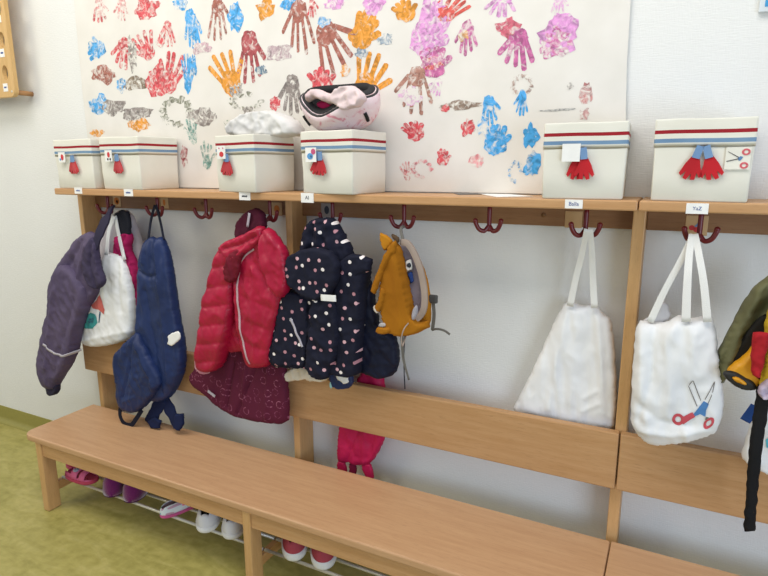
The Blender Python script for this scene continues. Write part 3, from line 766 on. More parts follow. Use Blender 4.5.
# ------------------------------------------------------------------ pegboard and picture
t = thing('wooden_peg_board', 'pale plywood board with oval holes and a round dowel, mounted at top left', 'board', (-.5, -.1, 1.8))
bl, br, bb, bt = -.75, -.352, 1.796, 2.35
pts = [(bl, bb), (br-.03, bb)]+[(br-.03+.03*math.sin(a), bb+.03-.03*math.cos(a)) for a in np.linspace(0, PI/2, 6)][1:]+[(br, bt), (bl, bt)]
def board_with_holes():
    V2 = [Vector(p) for p in pts]; n = len(V2); E = [(i, (i+1) % n) for i in range(n)]; holes = []
    for (u, v) in ((5, 73), (1.5, 40), (-2, 8)):
        c = at(u, v, -.1); hp = circ((c[0], c[2]), .021, 20, .034); o = len(V2); V2 += [Vector(p) for p in hp]; E += [(o+i, o+(i+1) % 20) for i in range(20)]; holes.append(hp)
    v, e, f, *_ = delaunay_2d_cdt(V2, E, [], 1, 1e-6)
    keep = []
    for q in f:
        c = np.array([[sum(v[i][0] for i in q)/len(q), sum(v[i][1] for i in q)/len(q)]])
        if not any(inside(c, h)[0] for h in holes): keep.append(tuple(q))
    N = len(v); V = [(p[0], -.1, p[1]) for p in v]+[(p[0], -.078, p[1]) for p in v]; F = keep+[tuple(i+N for i in q[::-1]) for q in keep]
    ed = {}
    for q in keep:
        for i in range(len(q)):
            a = (q[i], q[(i+1) % len(q)]); k = tuple(sorted(a)); ed[k] = None if k in ed else a
    F += [(a[1], a[0], a[0]+N, a[1]+N) for a in ed.values() if a]
    return V, F
V, F = board_with_holes(); bevel(recalc(mk('board', V, F, W_PEG, t, smooth=False)), .003)
for cz in (1.818, 2.3): tube('spacer_dowel', [(-.357-.02, -.078, cz), (-.357-.02, .0, cz)], .0115, wood('dowel_wood', 'b98a5c', 'a87a4c', 'y') if 'dw' not in MATS else MATS['dw'], t, 14, 1)
for (u, v, s) in ((2, 53, .03), (5.5, 87.5, .03), (-1, 19, .025)):
    c = at(u, v, -.101); st = box('name_sticker', c[0]-s*.55, c[0]+s*.55, -.1015, -.1, c[2]-s*.6, c[2]+s*.6, M_WHITE, t, 0)
    box('writing', c[0]-s*.3, c[0]+s*.3, -.102, -.1014, c[2]-.003, c[2]+.004, M_INK, st, 0)
c = at(12, 91.5, -.1); v, f = sphere_geo((c[0], -.1, c[2]), .006, sq=(1, .5, 1)); mk('screw', v, f, M_STEEL, t)
p = at(758.5, 12.5, -.012)
t = thing('framed_picture', 'blue framed picture at the top right corner of the wall', 'picture', (p[0]+.15, -.006, p[2]))
box('frame', p[0], p[0]+.3, -.012, -.001, p[2], p[2]+.21, plain('pale_frame', 'd8dfe2', .5), t, .002)
box('picture', p[0]+.012, p[0]+.288, -.0128, -.0115, p[2]+.012, p[2]+.198, plain('picture_blue', '3f97cc', .6), t, 0)

# ------------------------------------------------------------------ hanging clothes and bags
def strap3(name, uvys, w, mat, parent, **kw):
    return ribbon(name, [at(u, v, y) for u, v, y in uvys], w, mat, parent, **kw)
def root_at(u, v, Y): return tuple(at(u, v, Y))

# --- purple rain jacket, first hook
M_PUR = cloth('purple_softshell', '5c5069', '514660', rough=.6)
M_PURD = cloth('dark_purple_band', '2f2b42', '282438', rough=.7)
M_REFL = plain('reflective_grey', 'b9b3bb', .45)
t = thing('rain_jacket', 'dusky purple rain jacket with one hanging sleeve on the leftmost hook', 'jacket', root_at(75, 320, -.2))
puff('jacket_body', [(99, 238), (93, 231), (87, 232), (78, 239), (72, 250), (61, 265), (54, 287), (57, 305), (66, 325), (74, 332), (84, 316), (97, 297), (103, 284), (99, 268), (98, 250)], -.195, .035, M_PUR, t,
     folds=[([(88, 240), (70, 275), (64, 310)], -.010, .012), ([(93, 245), (84, 285), (86, 315)], .012, .012), ([(62, 268), (58, 300)], .008, .01), ([(98, 250), (96, 290)], -.01, .01)], drape=(.004, 24, 5, .45), crease=(.003, 20, 14))
sl = puff('sleeve', [(59, 270), (53, 288), (55, 302), (50, 322), (45, 340), (42, 360), (43, 376), (48, 387), (57, 390), (61, 381), (70, 367), (77, 352), (80, 335), (86, 316), (91, 298), (88, 283), (76, 268), (66, 262)], -.212, .045, M_PUR, t,
     folds=[([(62, 290), (58, 330), (54, 365)], .008, .012), ([(82, 300), (70, 340), (62, 370)], -.007, .012)], drape=(.004, 24, 5, .3), crease=(.003, 22, 14), seed=3)
puff('cuff', [(48, 384), (49, 390), (51, 395), (56, 395), (59, 391), (60, 384), (54, 382)], -.214, .022, M_PURD, sl, s=.004, crease=(.002, 60, 20))
strip_on('reflective_stripe', sl, [(44.5, 344), (51, 349.5), (58, 354.5), (65, 355.5), (73.5, 352)], .011, M_REFL, t, -.25)
puff('hood', [(92, 236), (88, 246), (84, 262), (88, 282), (96, 290), (105, 286), (106, 279), (101, 268), (99, 252), (97, 240)], -.232, .02, cloth('dark_purple_hood', '473f58', '3b344b'), t, s=.006, folds=[([(95, 240), (93, 262), (98, 286)], -.010, .006)], crease=(.003, 24, 20))  # hood in a darker purple than the jacket body
strap3('collar_band', [(112, 207, -.16), (107, 217, -.20), (101, 230, -.225), (96, 243, -.235), (92.5, 256, -.238)], (.045, .04), M_PURD, t, th=.008, wob=.4)

# --- grey satin lining garment, white bag, pink vest on the same hook
M_SAT = cloth('pale_satin', 'cfc8cb', 'b9b1b8', rough=.5)
o = puff('grey_shirt', [(117, 211), (126, 209), (133, 214), (140, 233), (147, 262), (149, 300), (144, 332), (136, 338), (122, 330), (108, 300), (98, 275), (97, 255), (103, 238), (110, 222)], -.075, .03, M_SAT, None,
         folds=[([(118, 215), (112, 270)], .012, .012), ([(124, 215), (126, 300)], -.012, .012), ([(130, 215), (142, 300)], .012, .012)], drape=(.006, 40, 4, .15), base=root_at(125, 300, -.075))
tag(o, 'pale grey satin shirt hanging behind the umbrella bag at the left end', 'shirt')
M_TOTE = cloth('white_tote_cotton', 'ebebea', 'e1e2e3', rough=.85, scale=700, bump=.25, wr=(.3, 8., .012))
t = thing('cloth_bag', 'small white cloth bag with a red and teal umbrella print', 'bag', root_at(107, 345, -.165))
M_UR, M_UT, M_UD = plain('print_coral', 'd06a62', .8), plain('print_teal', '3f9a9a', .8), plain('print_navy', '35506b', .8)
puff('bag_body', [(106, 253), (109, 252), (116, 254), (123, 257), (129, 270), (134, 290), (136, 315), (135, 336), (126, 341), (112, 345), (96, 347), (84, 345), (80, 335), (83, 322), (92, 305), (101, 285)], -.163, .032, M_TOTE, t, cap=.75,
     folds=[([(107, 258), (112, 300)], .006, .012), ([(122, 262), (126, 310)], -.006, .01), ([(84, 340), (108, 335), (132, 330)], .006, .012)], crease=(.0035, 16, 12), drape=(.002, 25, 5, 0),
     decals=[([(102, 294), (104, 300), (107, 309), (106, 314), (101, 309), (95, 308), (93, 305), (98, 300)], M_UR), ([(88, 316), (93, 312), (98, 314), (100, 322), (95, 328), (87, 328), (84, 323)], M_UT), ([(91, 318), (96, 317), (96, 322), (91, 323)], M_UD), ([(102, 311), (103, 311), (102, 322), (101, 322)], M_UD)])
strap3('handle', [(114, 216, -.155), (109, 232, -.165), (106.5, 255, -.18)], .02, M_TOTE, t, th=.004)
strap3('handle', [(115, 216, -.15), (119, 236, -.155), (124.5, 260, -.17)], .018, M_TOTE, t, th=.004)
t = thing('vest', 'magenta vest with a broad black neck band between white bag and navy trousers', 'vest', root_at(135, 300, -.12))
puff('neck_band', [(116, 213), (122, 210), (129, 211), (131, 222), (131, 234), (126, 238), (120, 238), (117, 227)], -.135, .014, cloth('black_knit', '25262f', '1d1e26'), t, s=.005, smooth=0, cap=.4)
puff('vest_body', [(118, 237), (124, 233), (132, 232), (133, 241), (130, 248), (135, 258), (140, 273), (142, 298), (142, 322), (139, 333), (136, 320), (134, 297), (127, 276), (121, 262), (117, 248)], -.128, .026, cloth('magenta_fleece', 'b01f5e', '96174e'), t, folds=[([(122, 240), (128, 262), (138, 300)], .010, .007), ([(128, 238), (126, 252)], -.01, .006)], crease=(.007, 26, 22), s=.006)

# --- navy trousers
M_NAVY = cloth('navy_waterproof', '1c2f5e', '17274f', rough=.5, scale=300, spec=.4)
M_NAVYB = cloth('black_navy_band', '14182a', rough=.8)
t = thing('waterproof_trousers', 'navy blue waterproof trousers hanging by two thin black straps, loops touching the bench', 'trousers', root_at(160, 428, -.18))
puff('trouser_body', [(147, 240), (152, 236), (157, 238), (163, 236), (167, 243), (171, 258), (174, 275), (177, 300), (181, 325), (185, 345), (186, 362), (183, 377), (176, 392), (168, 400), (158, 402), (148, 398), (140, 380), (138, 350), (140, 325), (141, 300), (141, 270), (143, 252)], -.178, .038, M_NAVY, t,
     folds=[([(150, 240), (150, 262)], .008, .006), ([(156, 239), (157, 268)], -.008, .006), ([(161, 239), (165, 275)], .008, .006), ([(143, 268), (155, 276), (164, 274)], -.007, .007), ([(165, 280), (172, 330), (176, 380)], .009, .014), ([(152, 290), (160, 340), (168, 390)], -.008, .014)], drape=(.004, 26, 4, .12), crease=(.0025, 18, 12))
puff('trouser_leg', [(139, 330), (146, 345), (155, 362), (164, 380), (158, 393), (149, 404), (139, 412), (130, 412), (121, 408), (119, 392), (120, 380), (117, 366), (115, 357), (122, 347), (131, 338)], -.208, .032, M_NAVY, t,
     folds=[([(138, 333), (135, 365), (128, 395)], -.008, .006), ([(140, 340), (152, 368), (158, 385)], .008, .008), ([(121, 352), (122, 380)], .007, .008), ([(128, 400), (140, 395)], .005, .006)], drape=(.003, 26, 6, -.3), crease=(.003, 24, 16), seed=2)
strap3('hanging_strap', [(155, 205, -.135), (151, 220, -.15), (148.5, 240, -.185)], .012, M_NAVYB, t)
strap3('hanging_strap', [(156, 205, -.135), (160, 220, -.15), (164, 240, -.185)], .012, M_NAVYB, t)
strap3('foot_loop', [(121, 404, -.215), (120, 415, -.22), (124, 423, -.222), (131, 425, -.222), (136, 419, -.22), (142, 410, -.215)], .02, M_NAVYB, t)
M_STRAP = cloth('navy_webbing', '17244a', '121c3c', scale=200, bump=.5)
strap3('side_strap', [(163, 398, -.178), (156, 410, -.182), (150, 424, -.186)], .058, M_STRAP, t, th=.008, wob=.3)
strap3('side_strap', [(163, 398, -.174), (170, 410, -.178), (175, 420, -.182), (179, 426, -.184)], .058, M_STRAP, t, th=.008, wob=.3)
puff('strap_end', [(175, 414), (184, 413), (184.5, 424), (180, 431), (174, 428)], -.19, .01, M_STRAP, t, s=.005, smooth=0, cap=.4, crease=(.001, 30, 30))
puff('strap_end', [(148, 420), (155, 417), (162, 421), (160, 428), (152, 428)], -.194, .01, M_STRAP, t, s=.005, smooth=0, cap=.4, crease=(.001, 30, 30))
puff('white_label', [(167.5, 336), (174, 332), (180, 331), (181.5, 338), (176, 343), (171, 346.5), (166.5, 344), (169, 340)], -.222, .003, M_WHITE, t, s=.004, smooth=1, crease=(0, 1, 1))

# --- burgundy snow suit behind the red puffer jacket
M_BUR = dotted('burgundy_print', '5a1a33', 22., .34, ('8a4a62', '7a3c55', '95566c'), ring=.25, frac=.6)
M_BURP = cloth('burgundy_plain', '571a30', '461325')
t = thing('snow_suit', 'burgundy patterned child snow suit mostly hidden behind the red puffer jacket', 'snow suit', root_at(250, 420, -.16))
puff('upper_part', [(237, 240), (236, 229), (240, 219), (248, 211), (257, 207), (264, 211), (267, 222), (266, 235), (255, 245)], -.15, .022, M_BURP, t, s=.006, crease=(.003, 25, 25))
puff('trouser_part', [(204, 350), (196, 368), (188, 377), (193, 386), (206, 394), (217, 405), (234, 416), (260, 422), (289, 425), (290, 405), (288, 380), (285, 350), (250, 335), (222, 338)], -.162, .026, M_BUR, t, smooth=1,
     folds=[([(237, 360), (230, 405)], -.012, .007), ([(252, 355), (246, 400)], .009, .008), ([(262, 360), (240, 412)], -.010, .006), ([(272, 360), (270, 415)], .007, .012)], drape=(.003, 22, 5, .1))
ribbon('reflective_tab', [at(208, 391, -.197), at(215, 396.5, -.197)], .011, M_REFL, t)
ribbon('reflective_tab', [at(249.5, 213, -.178), at(247.5, 227, -.176)], .010, M_REFL, t)

# --- red puffer jacket
M_RED = cloth('red_puffer_nylon', 'b4163d', '9c1032', rough=.4, scale=220, bump=.1, spec=.4, wr=(.35, 15., .010))
M_REDD = cloth('dark_red_lining', '7d1029', '650b20', rough=.6)
def chan(period, amp, slope=0., ph=0.):
    return lambda x, z: amp*(abs(math.sin(PI*((z+slope*x)/period+ph)))**.6-.6)
t = thing('puffer_jacket', 'shiny red quilted child puffer jacket with open zip', 'jacket', root_at(250, 370, -.2))
puff('back_panel', [(236, 262), (246, 250), (254, 300), (254, 350), (230, 353), (222, 345), (226, 300)], -.185, .03, M_RED, t, quilt=chan(.06, .005), crease=(.003, 20, 20))
b = puff('front_panel', [(247, 252), (240, 264), (238, 282), (239, 305), (242, 332), (246, 352), (249, 367), (262, 368), (272, 365), (275, 346), (281, 322), (287, 298), (290, 270), (286, 250), (275, 234), (266, 228), (256, 238)], -.205, .045, M_RED, t,
     quilt=chan(.085, .004, .25), crease=(.004, 20, 12), folds=[([(262, 255), (260, 300), (262, 360)], .006, .012), ([(262, 262), (275, 285)], -.008, .008)])
s1 = puff('sleeve', [(227, 242), (231, 240), (238, 247), (240, 260), (238, 276), (237, 300), (233, 330), (227, 352), (223, 366), (213, 372), (203, 369), (199, 360), (202, 344), (206, 320), (208, 298), (214, 282), (217, 266), (221, 253)], -.212, .05, M_RED, t,
     quilt=chan(.072, .008, -.2, .2), crease=(.003, 22, 12), seed=4)
puff('sleeve', [(263, 230), (270, 226), (280, 239), (288, 252), (291, 268), (290, 288), (284, 300), (276, 292), (268, 275), (262, 255)], -.235, .035, M_RED, t, quilt=chan(.075, .003, -.3), crease=(.004, 20, 12), seed=8)
puff('collar', [(220, 247), (227, 241), (240, 236), (252, 230), (259, 225), (266, 227), (266, 238), (257, 248), (247, 254), (240, 266), (233, 265), (224, 258)], -.236, .026, M_RED, t, folds=[([(228, 248), (245, 244), (260, 235)], -.010, .006), ([(236, 258), (250, 248)], .008, .007)], crease=(.004, 28, 28))
puff('hood_opening', [(229, 253), (238, 248), (246, 250), (241, 262), (240, 276), (232, 284), (225, 280), (224, 268)], -.256, .012, M_REDD, t, s=.006, folds=[([(230, 258), (234, 280)], .008, .006)], crease=(.003, 30, 30))
strip_on('zip', b, [(257, 248.5), (249, 254), (243, 263), (239.8, 280), (240.5, 305), (243.5, 332), (247.5, 352), (250, 364)], .0065, plain('silver_zip', 'c9a9ad', .4), t, -.235, off=.003)
puff('sleeve_cuff', [(196.5, 358), (203, 366), (211, 370.5), (208, 374.5), (201, 372.5), (196, 366)], -.225, .016, cloth('pale_pink_cuff', 'd9c0c4', 'b86a7e'), s1, s=.004, crease=(.002, 50, 50))

# --- dotted navy jacket
M_DOT = dotted('dotted_navy', '16182a', 25., .155, ('f2e9e6', 'b98590', 'd7aab2'), frac=.85)
M_DNAVY = cloth('dark_navy_lining', '14182a', '0f1220', rough=.7)
t = thing('dotted_jacket', 'dark navy child jacket with white and pink dots and a hood', 'jacket', root_at(325, 370, -.2))
puff('hood', [(308, 226), (313, 219), (322, 217), (332, 217), (339, 222), (346, 236), (353, 249), (357, 260), (346, 268), (325, 268), (305, 256), (302, 244)], -.175, .035, M_DOT, t, folds=[([(318, 220), (314, 250)], -.012, .008), ([(332, 220), (336, 255)], .010, .008), ([(324, 222), (324, 255)], .010, .008)], crease=(.005, 26, 20))
puff('jacket_front', [(288, 288), (300, 290), (320, 290), (338, 262), (350, 256), (362, 256), (372, 260), (370, 275), (367, 290), (366, 315), (363, 345), (361, 373), (352, 376), (340, 372), (328, 374), (310, 366), (290, 366), (274, 364), (274, 350), (278, 325), (283, 303)], -.185, .05, M_DOT, t, cap=.3, smooth=0, crease=(.004, 18, 14),
     folds=[([(340, 268), (338, 310), (341, 360)], -.010, .007), ([(352, 262), (350, 310), (352, 365)], .006, .010), ([(310, 300), (309, 362)], -.014, .007)])
puff('sleeve', [(313, 298), (325, 297), (338, 300), (341, 330), (340, 350), (334, 368), (328, 380), (318, 378), (309, 372), (308, 355), (312, 328)], -.222, .026, M_DOT, t, cap=.4, crease=(.005, 20, 14), seed=5, folds=[([(326, 305), (322, 370)], .005, .012)])
lp = puff('sleeve', [(287, 290), (299, 292), (311, 300), (312, 328), (310, 352), (308, 366), (292, 366), (274, 364), (274, 350), (278, 325), (282, 303)], -.212, .026, M_DOT, t, cap=.4, smooth=0, crease=(.004, 18, 12), seed=6)
puff('hood_flap', [(289, 256), (300, 250), (317, 247), (333, 251), (341, 264), (339, 281), (331, 295), (317, 301), (302, 295), (289, 284), (286, 270)], -.24, .024, M_DOT, t, cap=.45, smooth=0, crease=(.003, 20, 18), seed=7)
strip_on('reflective_piping', lp, [(290.5, 318), (296, 332), (302, 347)], .007, M_REFL, t, -.24, off=.003)
ribbon('reflective_tab', [at(321, 297.5, -.268), at(336, 298.5, -.268)], .021, M_WHITE, t)
puff('collar', [(340, 262), (350, 254), (361, 254), (373, 259), (371, 271), (358, 276), (345, 275)], -.215, .02, M_DOT, t, s=.006, smooth=0, cap=.5, crease=(.003, 24, 24))

# --- things around it
o = puff('padded_trousers', [(366, 272), (374, 285), (378, 320), (385, 332), (396, 334), (399, 346), (400, 362), (396, 374), (388, 377), (380, 379), (370, 374), (360, 372), (356, 340), (358, 300)], -.152, .03, cloth('midnight_padded', '141a33', '0f1428', rough=.55), None, quilt=chan(.05, .003, 1.0), crease=(.004, 20, 20), base=root_at(380, 378, -.152))
tag(o, 'midnight navy padded trousers hanging behind the dotted jacket and the fox backpack', 'trousers')
t = thing('small_pouch', 'small navy pouch with a white patch below the dotted jacket', 'pouch', root_at(341, 389, -.19))
puff('pouch_body', [(328, 372), (338, 367), (350, 370), (355, 380), (351, 388), (340, 390), (332, 386)], -.182, .014, M_NAVY, t, s=.005, crease=(.002, 30, 30))
puff('white_patch', [(335.5, 371.5), (340, 369.5), (345, 370.5), (349.5, 375), (348, 379), (349, 382.5), (344, 384.5), (341, 382), (337, 380)], -.197, .004, M_WHITE, t, s=.004, crease=(0, 1, 1))
v, f = sphere_geo(at(331, 385, -.192), .009, sq=(.7, .6, 1.5)); mk('toggle', v, f, plain('mint_plastic', '9fd0cb', .4), t)
o = puff('cream_scarf', [(281, 381), (284, 374), (292, 367), (302, 364), (315, 368), (328, 374), (329, 381), (318, 382), (303, 379), (292, 381)], -.156, .016, cloth('cream_fleece', 'e3d8c4', 'd5c8b2'), None, s=.006, crease=(.004, 30, 24), base=root_at(305, 381, -.156))
tag(o, 'cream scarf end peeking out below the dotted jacket on the rail', 'scarf')
t = thing('rain_trousers', 'bright pink rain trousers hanging down behind the wooden backrest rail', 'trousers', root_at(362, 475, -.065))
M_PINK = cloth('raspberry_waterproof', 'c61e54', 'ab1746', rough=.5, scale=260)
puff('trouser_body', [(364, 366), (374, 364), (383, 370), (386, 390), (388, 415), (386, 437), (380, 450), (374, 460), (366, 466), (356, 464), (348, 461), (340, 464), (337, 456), (339, 440), (341, 420), (350, 395)], -.062, .024, M_PINK, t, smooth=1,
     folds=[([(360, 430), (350, 458)], -.008, .006), ([(368, 430), (366, 460)], .008, .007), ([(378, 430), (370, 456)], -.006, .007)], crease=(.004, 18, 14))
puff('foot_strap', [(337.5, 460), (345, 461), (347, 467), (347.5, 473), (341, 473), (337, 468)], -.068, .012, M_PINK, t, s=.005)
puff('foot_strap', [(349, 463), (356.5, 464), (357, 472), (355, 477), (349, 476), (350, 470)], -.064, .012, cloth('dark_raspberry', '8d1640', '781238'), t, s=.005)
puff('foot_strap', [(361, 463), (370, 462), (373, 469), (375, 480), (368, 480), (364, 472)], -.07, .012, M_PINK, t, s=.005)

# --- fox backpack
M_MUS = cloth('mustard_felt', 'a86c12', '985f0d', rough=.9)
M_MUSL = cloth('mustard_light', 'bb7d1a', 'a96f15', rough=.9)
M_LILAC = cloth('grey_mesh', '8f8590', '7c737e', scale=400, bump=.5)
M_BEIGE = cloth('beige_strap', 'a8988c', '97877c')
M_GREYW = cloth('grey_webbing', '7b7871', '696660')
t = thing('animal_backpack', 'mustard yellow fox shaped child backpack with small arms and feet', 'backpack', root_at(405, 332, -.17))
puff('side_panel', [(412, 248), (420, 258), (426, 272), (430, 290), (431.5, 310), (431, 324), (424, 330), (410, 333), (404, 300), (404, 262)], -.135, .022, M_MUSL, t, crease=(.001, 20, 20))
puff('back_panel', [(400, 243), (406, 241), (413, 250), (420, 266), (424, 285), (425, 303), (421, 318), (412, 318), (407, 300), (402, 270)], -.158, .02, M_LILAC, t, cap=.7)
puff('main_body', [(396, 241), (401, 246), (404, 259), (408, 279), (412, 298), (415, 314), (422, 321), (430, 320), (430, 327), (419, 333), (405, 335.5), (394, 333), (388, 331), (385, 317), (382.5, 300), (383, 285), (387, 266), (392, 250)], -.19, .042, M_MUS, t, cap=.55, smooth=0, crease=(.002, 14, 10), folds=[([(398, 252), (402, 290), (405, 325)], .004, .012)])
puff('head_flap', [(397, 240), (391, 243), (385, 253), (378, 270), (372, 284), (371, 292), (375, 295), (379, 287), (384, 272), (391, 257), (397, 250)], -.225, .012, M_MUS, t, s=.005)
puff('zip_gap', [(393, 252), (390, 262), (384, 275), (381, 284), (384, 286), (388, 276), (393, 264)], -.214, .006, cloth('pale_orange_lining', 'cf8a35', '7a7466'), t, s=.005)
puff('ear', [(379.2, 232), (385, 234), (391, 238), (394, 244), (387, 250), (383.5, 251), (381, 242)], -.21, .010, M_MUSL, t, s=.004, smooth=1)
puff('ear', [(391, 233.5), (395, 234), (400, 239), (399, 244), (393, 240)], -.2, .008, cloth('brown_ear', '5a4632', '4a3826'), t, s=.004, smooth=1)
a = puff('arm', [(382, 286), (386, 290), (386, 299), (383, 307), (379.5, 313), (375.5, 311), (374.5, 306), (379, 300), (380, 291)], -.222, .014, M_MUS, t, s=.005)
puff('paw', [(379.5, 313.5), (376, 312), (374, 308), (374.5, 304), (377, 308)], -.226, .012, cloth('pale_paw', 'd6cdbf', 'c6bcae'), a, s=.003, crease=(0, 1, 1))
f_ = puff('foot', [(375.5, 330), (379, 327), (386, 326), (391, 329), (391, 333), (383, 334), (377, 333)], -.224, .014, M_MUS, t, s=.005)
puff('paw', [(379, 327), (380, 323), (385, 321.5), (387, 325), (383, 327)], -.222, .010, cloth('grey_paw', 'b5b0ae', 'a5a09e'), f_, s=.003, crease=(0, 1, 1))
strap3('shoulder_strap', [(401, 242, -.19), (408, 244, -.195), (415, 255, -.198), (421, 272, -.2), (424.5, 292, -.2), (424, 308, -.2), (419, 317, -.2), (411, 321, -.212), (408, 322, -.22)], .02, M_BEIGE, t, th=.008)
puff('strap_pad', [(414, 307), (417, 304.5), (418.5, 309), (416, 318), (412.5, 321), (411.5, 314)], -.222, .008, cloth('pale_grey_pad', 'aaa7ae', '98959c'), t, s=.004)
strap3('hanging_loop', [(404, 226, -.15), (401, 229, -.165), (402, 236, -.172), (403.5, 242, -.178)], .009, M_GREYW, t, th=.004)
lb = box('white_tag', *[0]*6, M_WHITE, t, 0) if False else puff('white_tag', [(405, 261), (411.5, 259), (412.5, 269.5), (406.5, 271.5)], -.183, .002, M_WHITE, t, s=.004, smooth=0, crease=(0, 1, 1))
puff('tag_emblem', [np.array(p) for p in circ((408.8, 265.3), 2.2, 12, 2.8)], -.1865, .001, M_DARK, lb, s=.003, smooth=0, crease=(0, 1, 1))
puff('blue_tag', [(407.5, 273), (412, 271.5), (414, 281.5), (410, 283.5)], -.183, .002, cloth('tag_navy', '2c4787'), t, s=.004, smooth=0, crease=(0, 1, 1))
p = at(433, 299, -.135); bk = box('buckle', p[0]-.014, p[0]+.016, p[1]-.008, p[1]+.008, p[2]-.014, p[2]+.014, plain('dark_plastic', '4b4a48', .4), t, .005)
strap3('webbing', [(433, 301, -.135), (434, 315, -.135), (432.5, 330, -.135)], .011, M_GREYW, t)
strap3('webbing', [(432, 330, -.135), (437, 329, -.14), (444, 330.5, -.14), (450, 334.5, -.14)], .007, M_GREYW, t)
tube('cord', [at(409, 322.5, -.225), at(404, 329, -.24), at(401.5, 338, -.24), at(402.5, 346, -.235), at(406, 336, -.2)], .0022, M_BEIGE, t, 6)
strap3('strap_tail', [(402, 334, -.18), (402.5, 348, -.18), (404, 362, -.178), (409, 380, -.176)], (.012, .006), M_GREYW, t)
strap3('strap_tail', [(405, 334, -.17), (404, 352, -.17), (404, 368, -.168), (405, 389, -.166)], .003, M_NAVYB, t)

# --- white totes
M_HAND = cloth('tote_handle_cotton', 'e9e8e3', 'dedcd6', scale=500, bump=.4)
t = thing('tote_bag', 'white cotton tote bag hanging flat left of the narrow upright, tucked behind the backrest rail', 'bag', root_at(570, 425, -.055))
puff('bag_body', [(566, 301), (575, 302), (583, 306), (590, 304), (597, 305), (604, 314), (611, 319), (614, 340), (617, 380), (617, 410), (614, 432), (590, 428), (562, 422), (535, 417), (511, 413), (520, 395), (535, 365), (548, 335), (558, 314)], -.056, .03, M_TOTE, t, cap=.8, smooth=1,
     folds=[([(570, 305), (560, 350), (550, 405)], .006, .014), ([(590, 308), (588, 420)], -.005, .012), ([(600, 315), (606, 410)], .006, .012), ([(578, 310), (572, 400)], .004, .014), ([(586, 395), (598, 388)], .004, .006), ([(584, 408), (600, 400)], .004, .006)], drape=(.004, 34, 4, .1), crease=(.002, 14, 10))
strap3('handle', [(587, 229, -.155), (583, 250, -.125), (576, 278, -.095), (570, 306, -.088)], (.015, .019), M_HAND, t, th=.003)
strap3('handle', [(590, 229, -.155), (592, 250, -.125), (593, 278, -.095), (594.5, 308, -.09)], (.015, .019), M_HAND, t, th=.003)
t = thing('tote_bag', 'full white cotton tote bag with a scissors print, right of the narrow upright', 'bag', root_at(677, 443, -.17))
sc_o = lambda pts: [(620+x/5.19, 360+y/5.19) for x, y in pts]
def line_poly(pts, w):
    out = []
    for (x1, y1), (x2, y2) in zip(pts, pts[1:]):
        L = math.hypot(x2-x1, y2-y1); nx, ny = -(y2-y1)/L*w/2, (x2-x1)/L*w/2
        out.append([(x1+nx, y1+ny), (x2+nx, y2+ny), (x2-nx, y2-ny), (x1-nx, y1-ny)])
    return out
def ring_poly(cx, cy, rx, ry, k, rot=0, n=20):
    q = [(math.cos(2*PI*i/n), math.sin(2*PI*i/n)) for i in range(n+1)]
    R = lambda x, y, s: (cx+(x*rx*math.cos(rot)-y*ry*math.sin(rot))*s, cy+(x*rx*math.sin(rot)+y*ry*math.cos(rot))*s)
    return [[R(*q[i], 1), R(*q[i+1], 1), R(*q[i+1], k), R(*q[i], k)] for i in range(n)]
M_PRED, M_PBLU = plain('print_red', 'c9505a', .8), plain('print_blue', '4d80b8', .8)
dec = [(sc_o(p), M_BLADE, .002) for p in line_poly([(400, 230), (355, 125), (378, 93), (420, 205)], 3.5)+line_poly([(437, 200), (492, 103), (478, 165), (452, 222)], 3.5)]
dec += [(sc_o([(378, 275), (434, 203), (460, 216), (446, 248), (442, 284), (415, 270), (386, 284)]), M_PBLU)]
dec += [(sc_o([(316, 290), (376, 262), (390, 286), (326, 326)]), M_PRED, .0018)]+[(sc_o(p), M_PRED) for p in ring_poly(302, 300, 31, 31, .5)]
dec += [(sc_o([(446, 284), (462, 288), (452, 300), (440, 300)]), M_GREYW)]+[(sc_o(p), M_PRED) for p in ring_poly(460, 318, 36, 22, .5, -.9)]
puff('bag_body', [(637, 320), (650, 322), (668, 322), (674, 317), (680, 315), (687, 318), (693, 319), (700, 316), (707, 314), (714, 319), (717, 340), (721, 367), (724, 392), (723, 418), (714, 433), (700, 438), (680, 441), (660, 444), (646, 443), (638, 434), (631, 424), (631, 405), (632, 380), (634, 350)], -.172, .045, M_TOTE, t, cap=.8, smooth=1, back=.5,
     folds=[([(640, 325), (642, 380), (648, 425)], .007, .012), ([(655, 325), (652, 370), (640, 415)], -.007, .010), ([(690, 322), (694, 370)], .006, .014), ([(634, 395), (660, 415), (690, 420)], -.006, .012), ([(640, 425), (670, 430), (705, 425)], .008, .012), ([(672, 322), (676, 360), (670, 395)], .005, .014), ([(708, 325), (712, 380)], -.004, .010)], drape=(.004, 28, 5, .1), crease=(.004, 14, 10), decals=dec)
puff('inner_lining', [(639, 322), (655, 315), (662, 300), (668, 305), (672, 318), (660, 324)], -.16, .008, cloth('grey_white_lining', 'cfced0', 'c0bfc2'), t, s=.006, smooth=1)
strap3('handle', [(693, 234, -.165), (682, 258, -.175), (664, 292, -.18), (650, 322, -.185)], (.013, .018), M_HAND, t, th=.003)
strap3('handle', [(692, 234, -.17), (689, 258, -.188), (687, 290, -.205), (686, 322, -.212)], (.015, .021), M_HAND, t, th=.003)
strap3('handle', [(695, 234, -.17), (699, 255, -.185), (704, 285, -.2), (707.5, 322, -.208)], (.015, .019), M_HAND, t, th=.003)

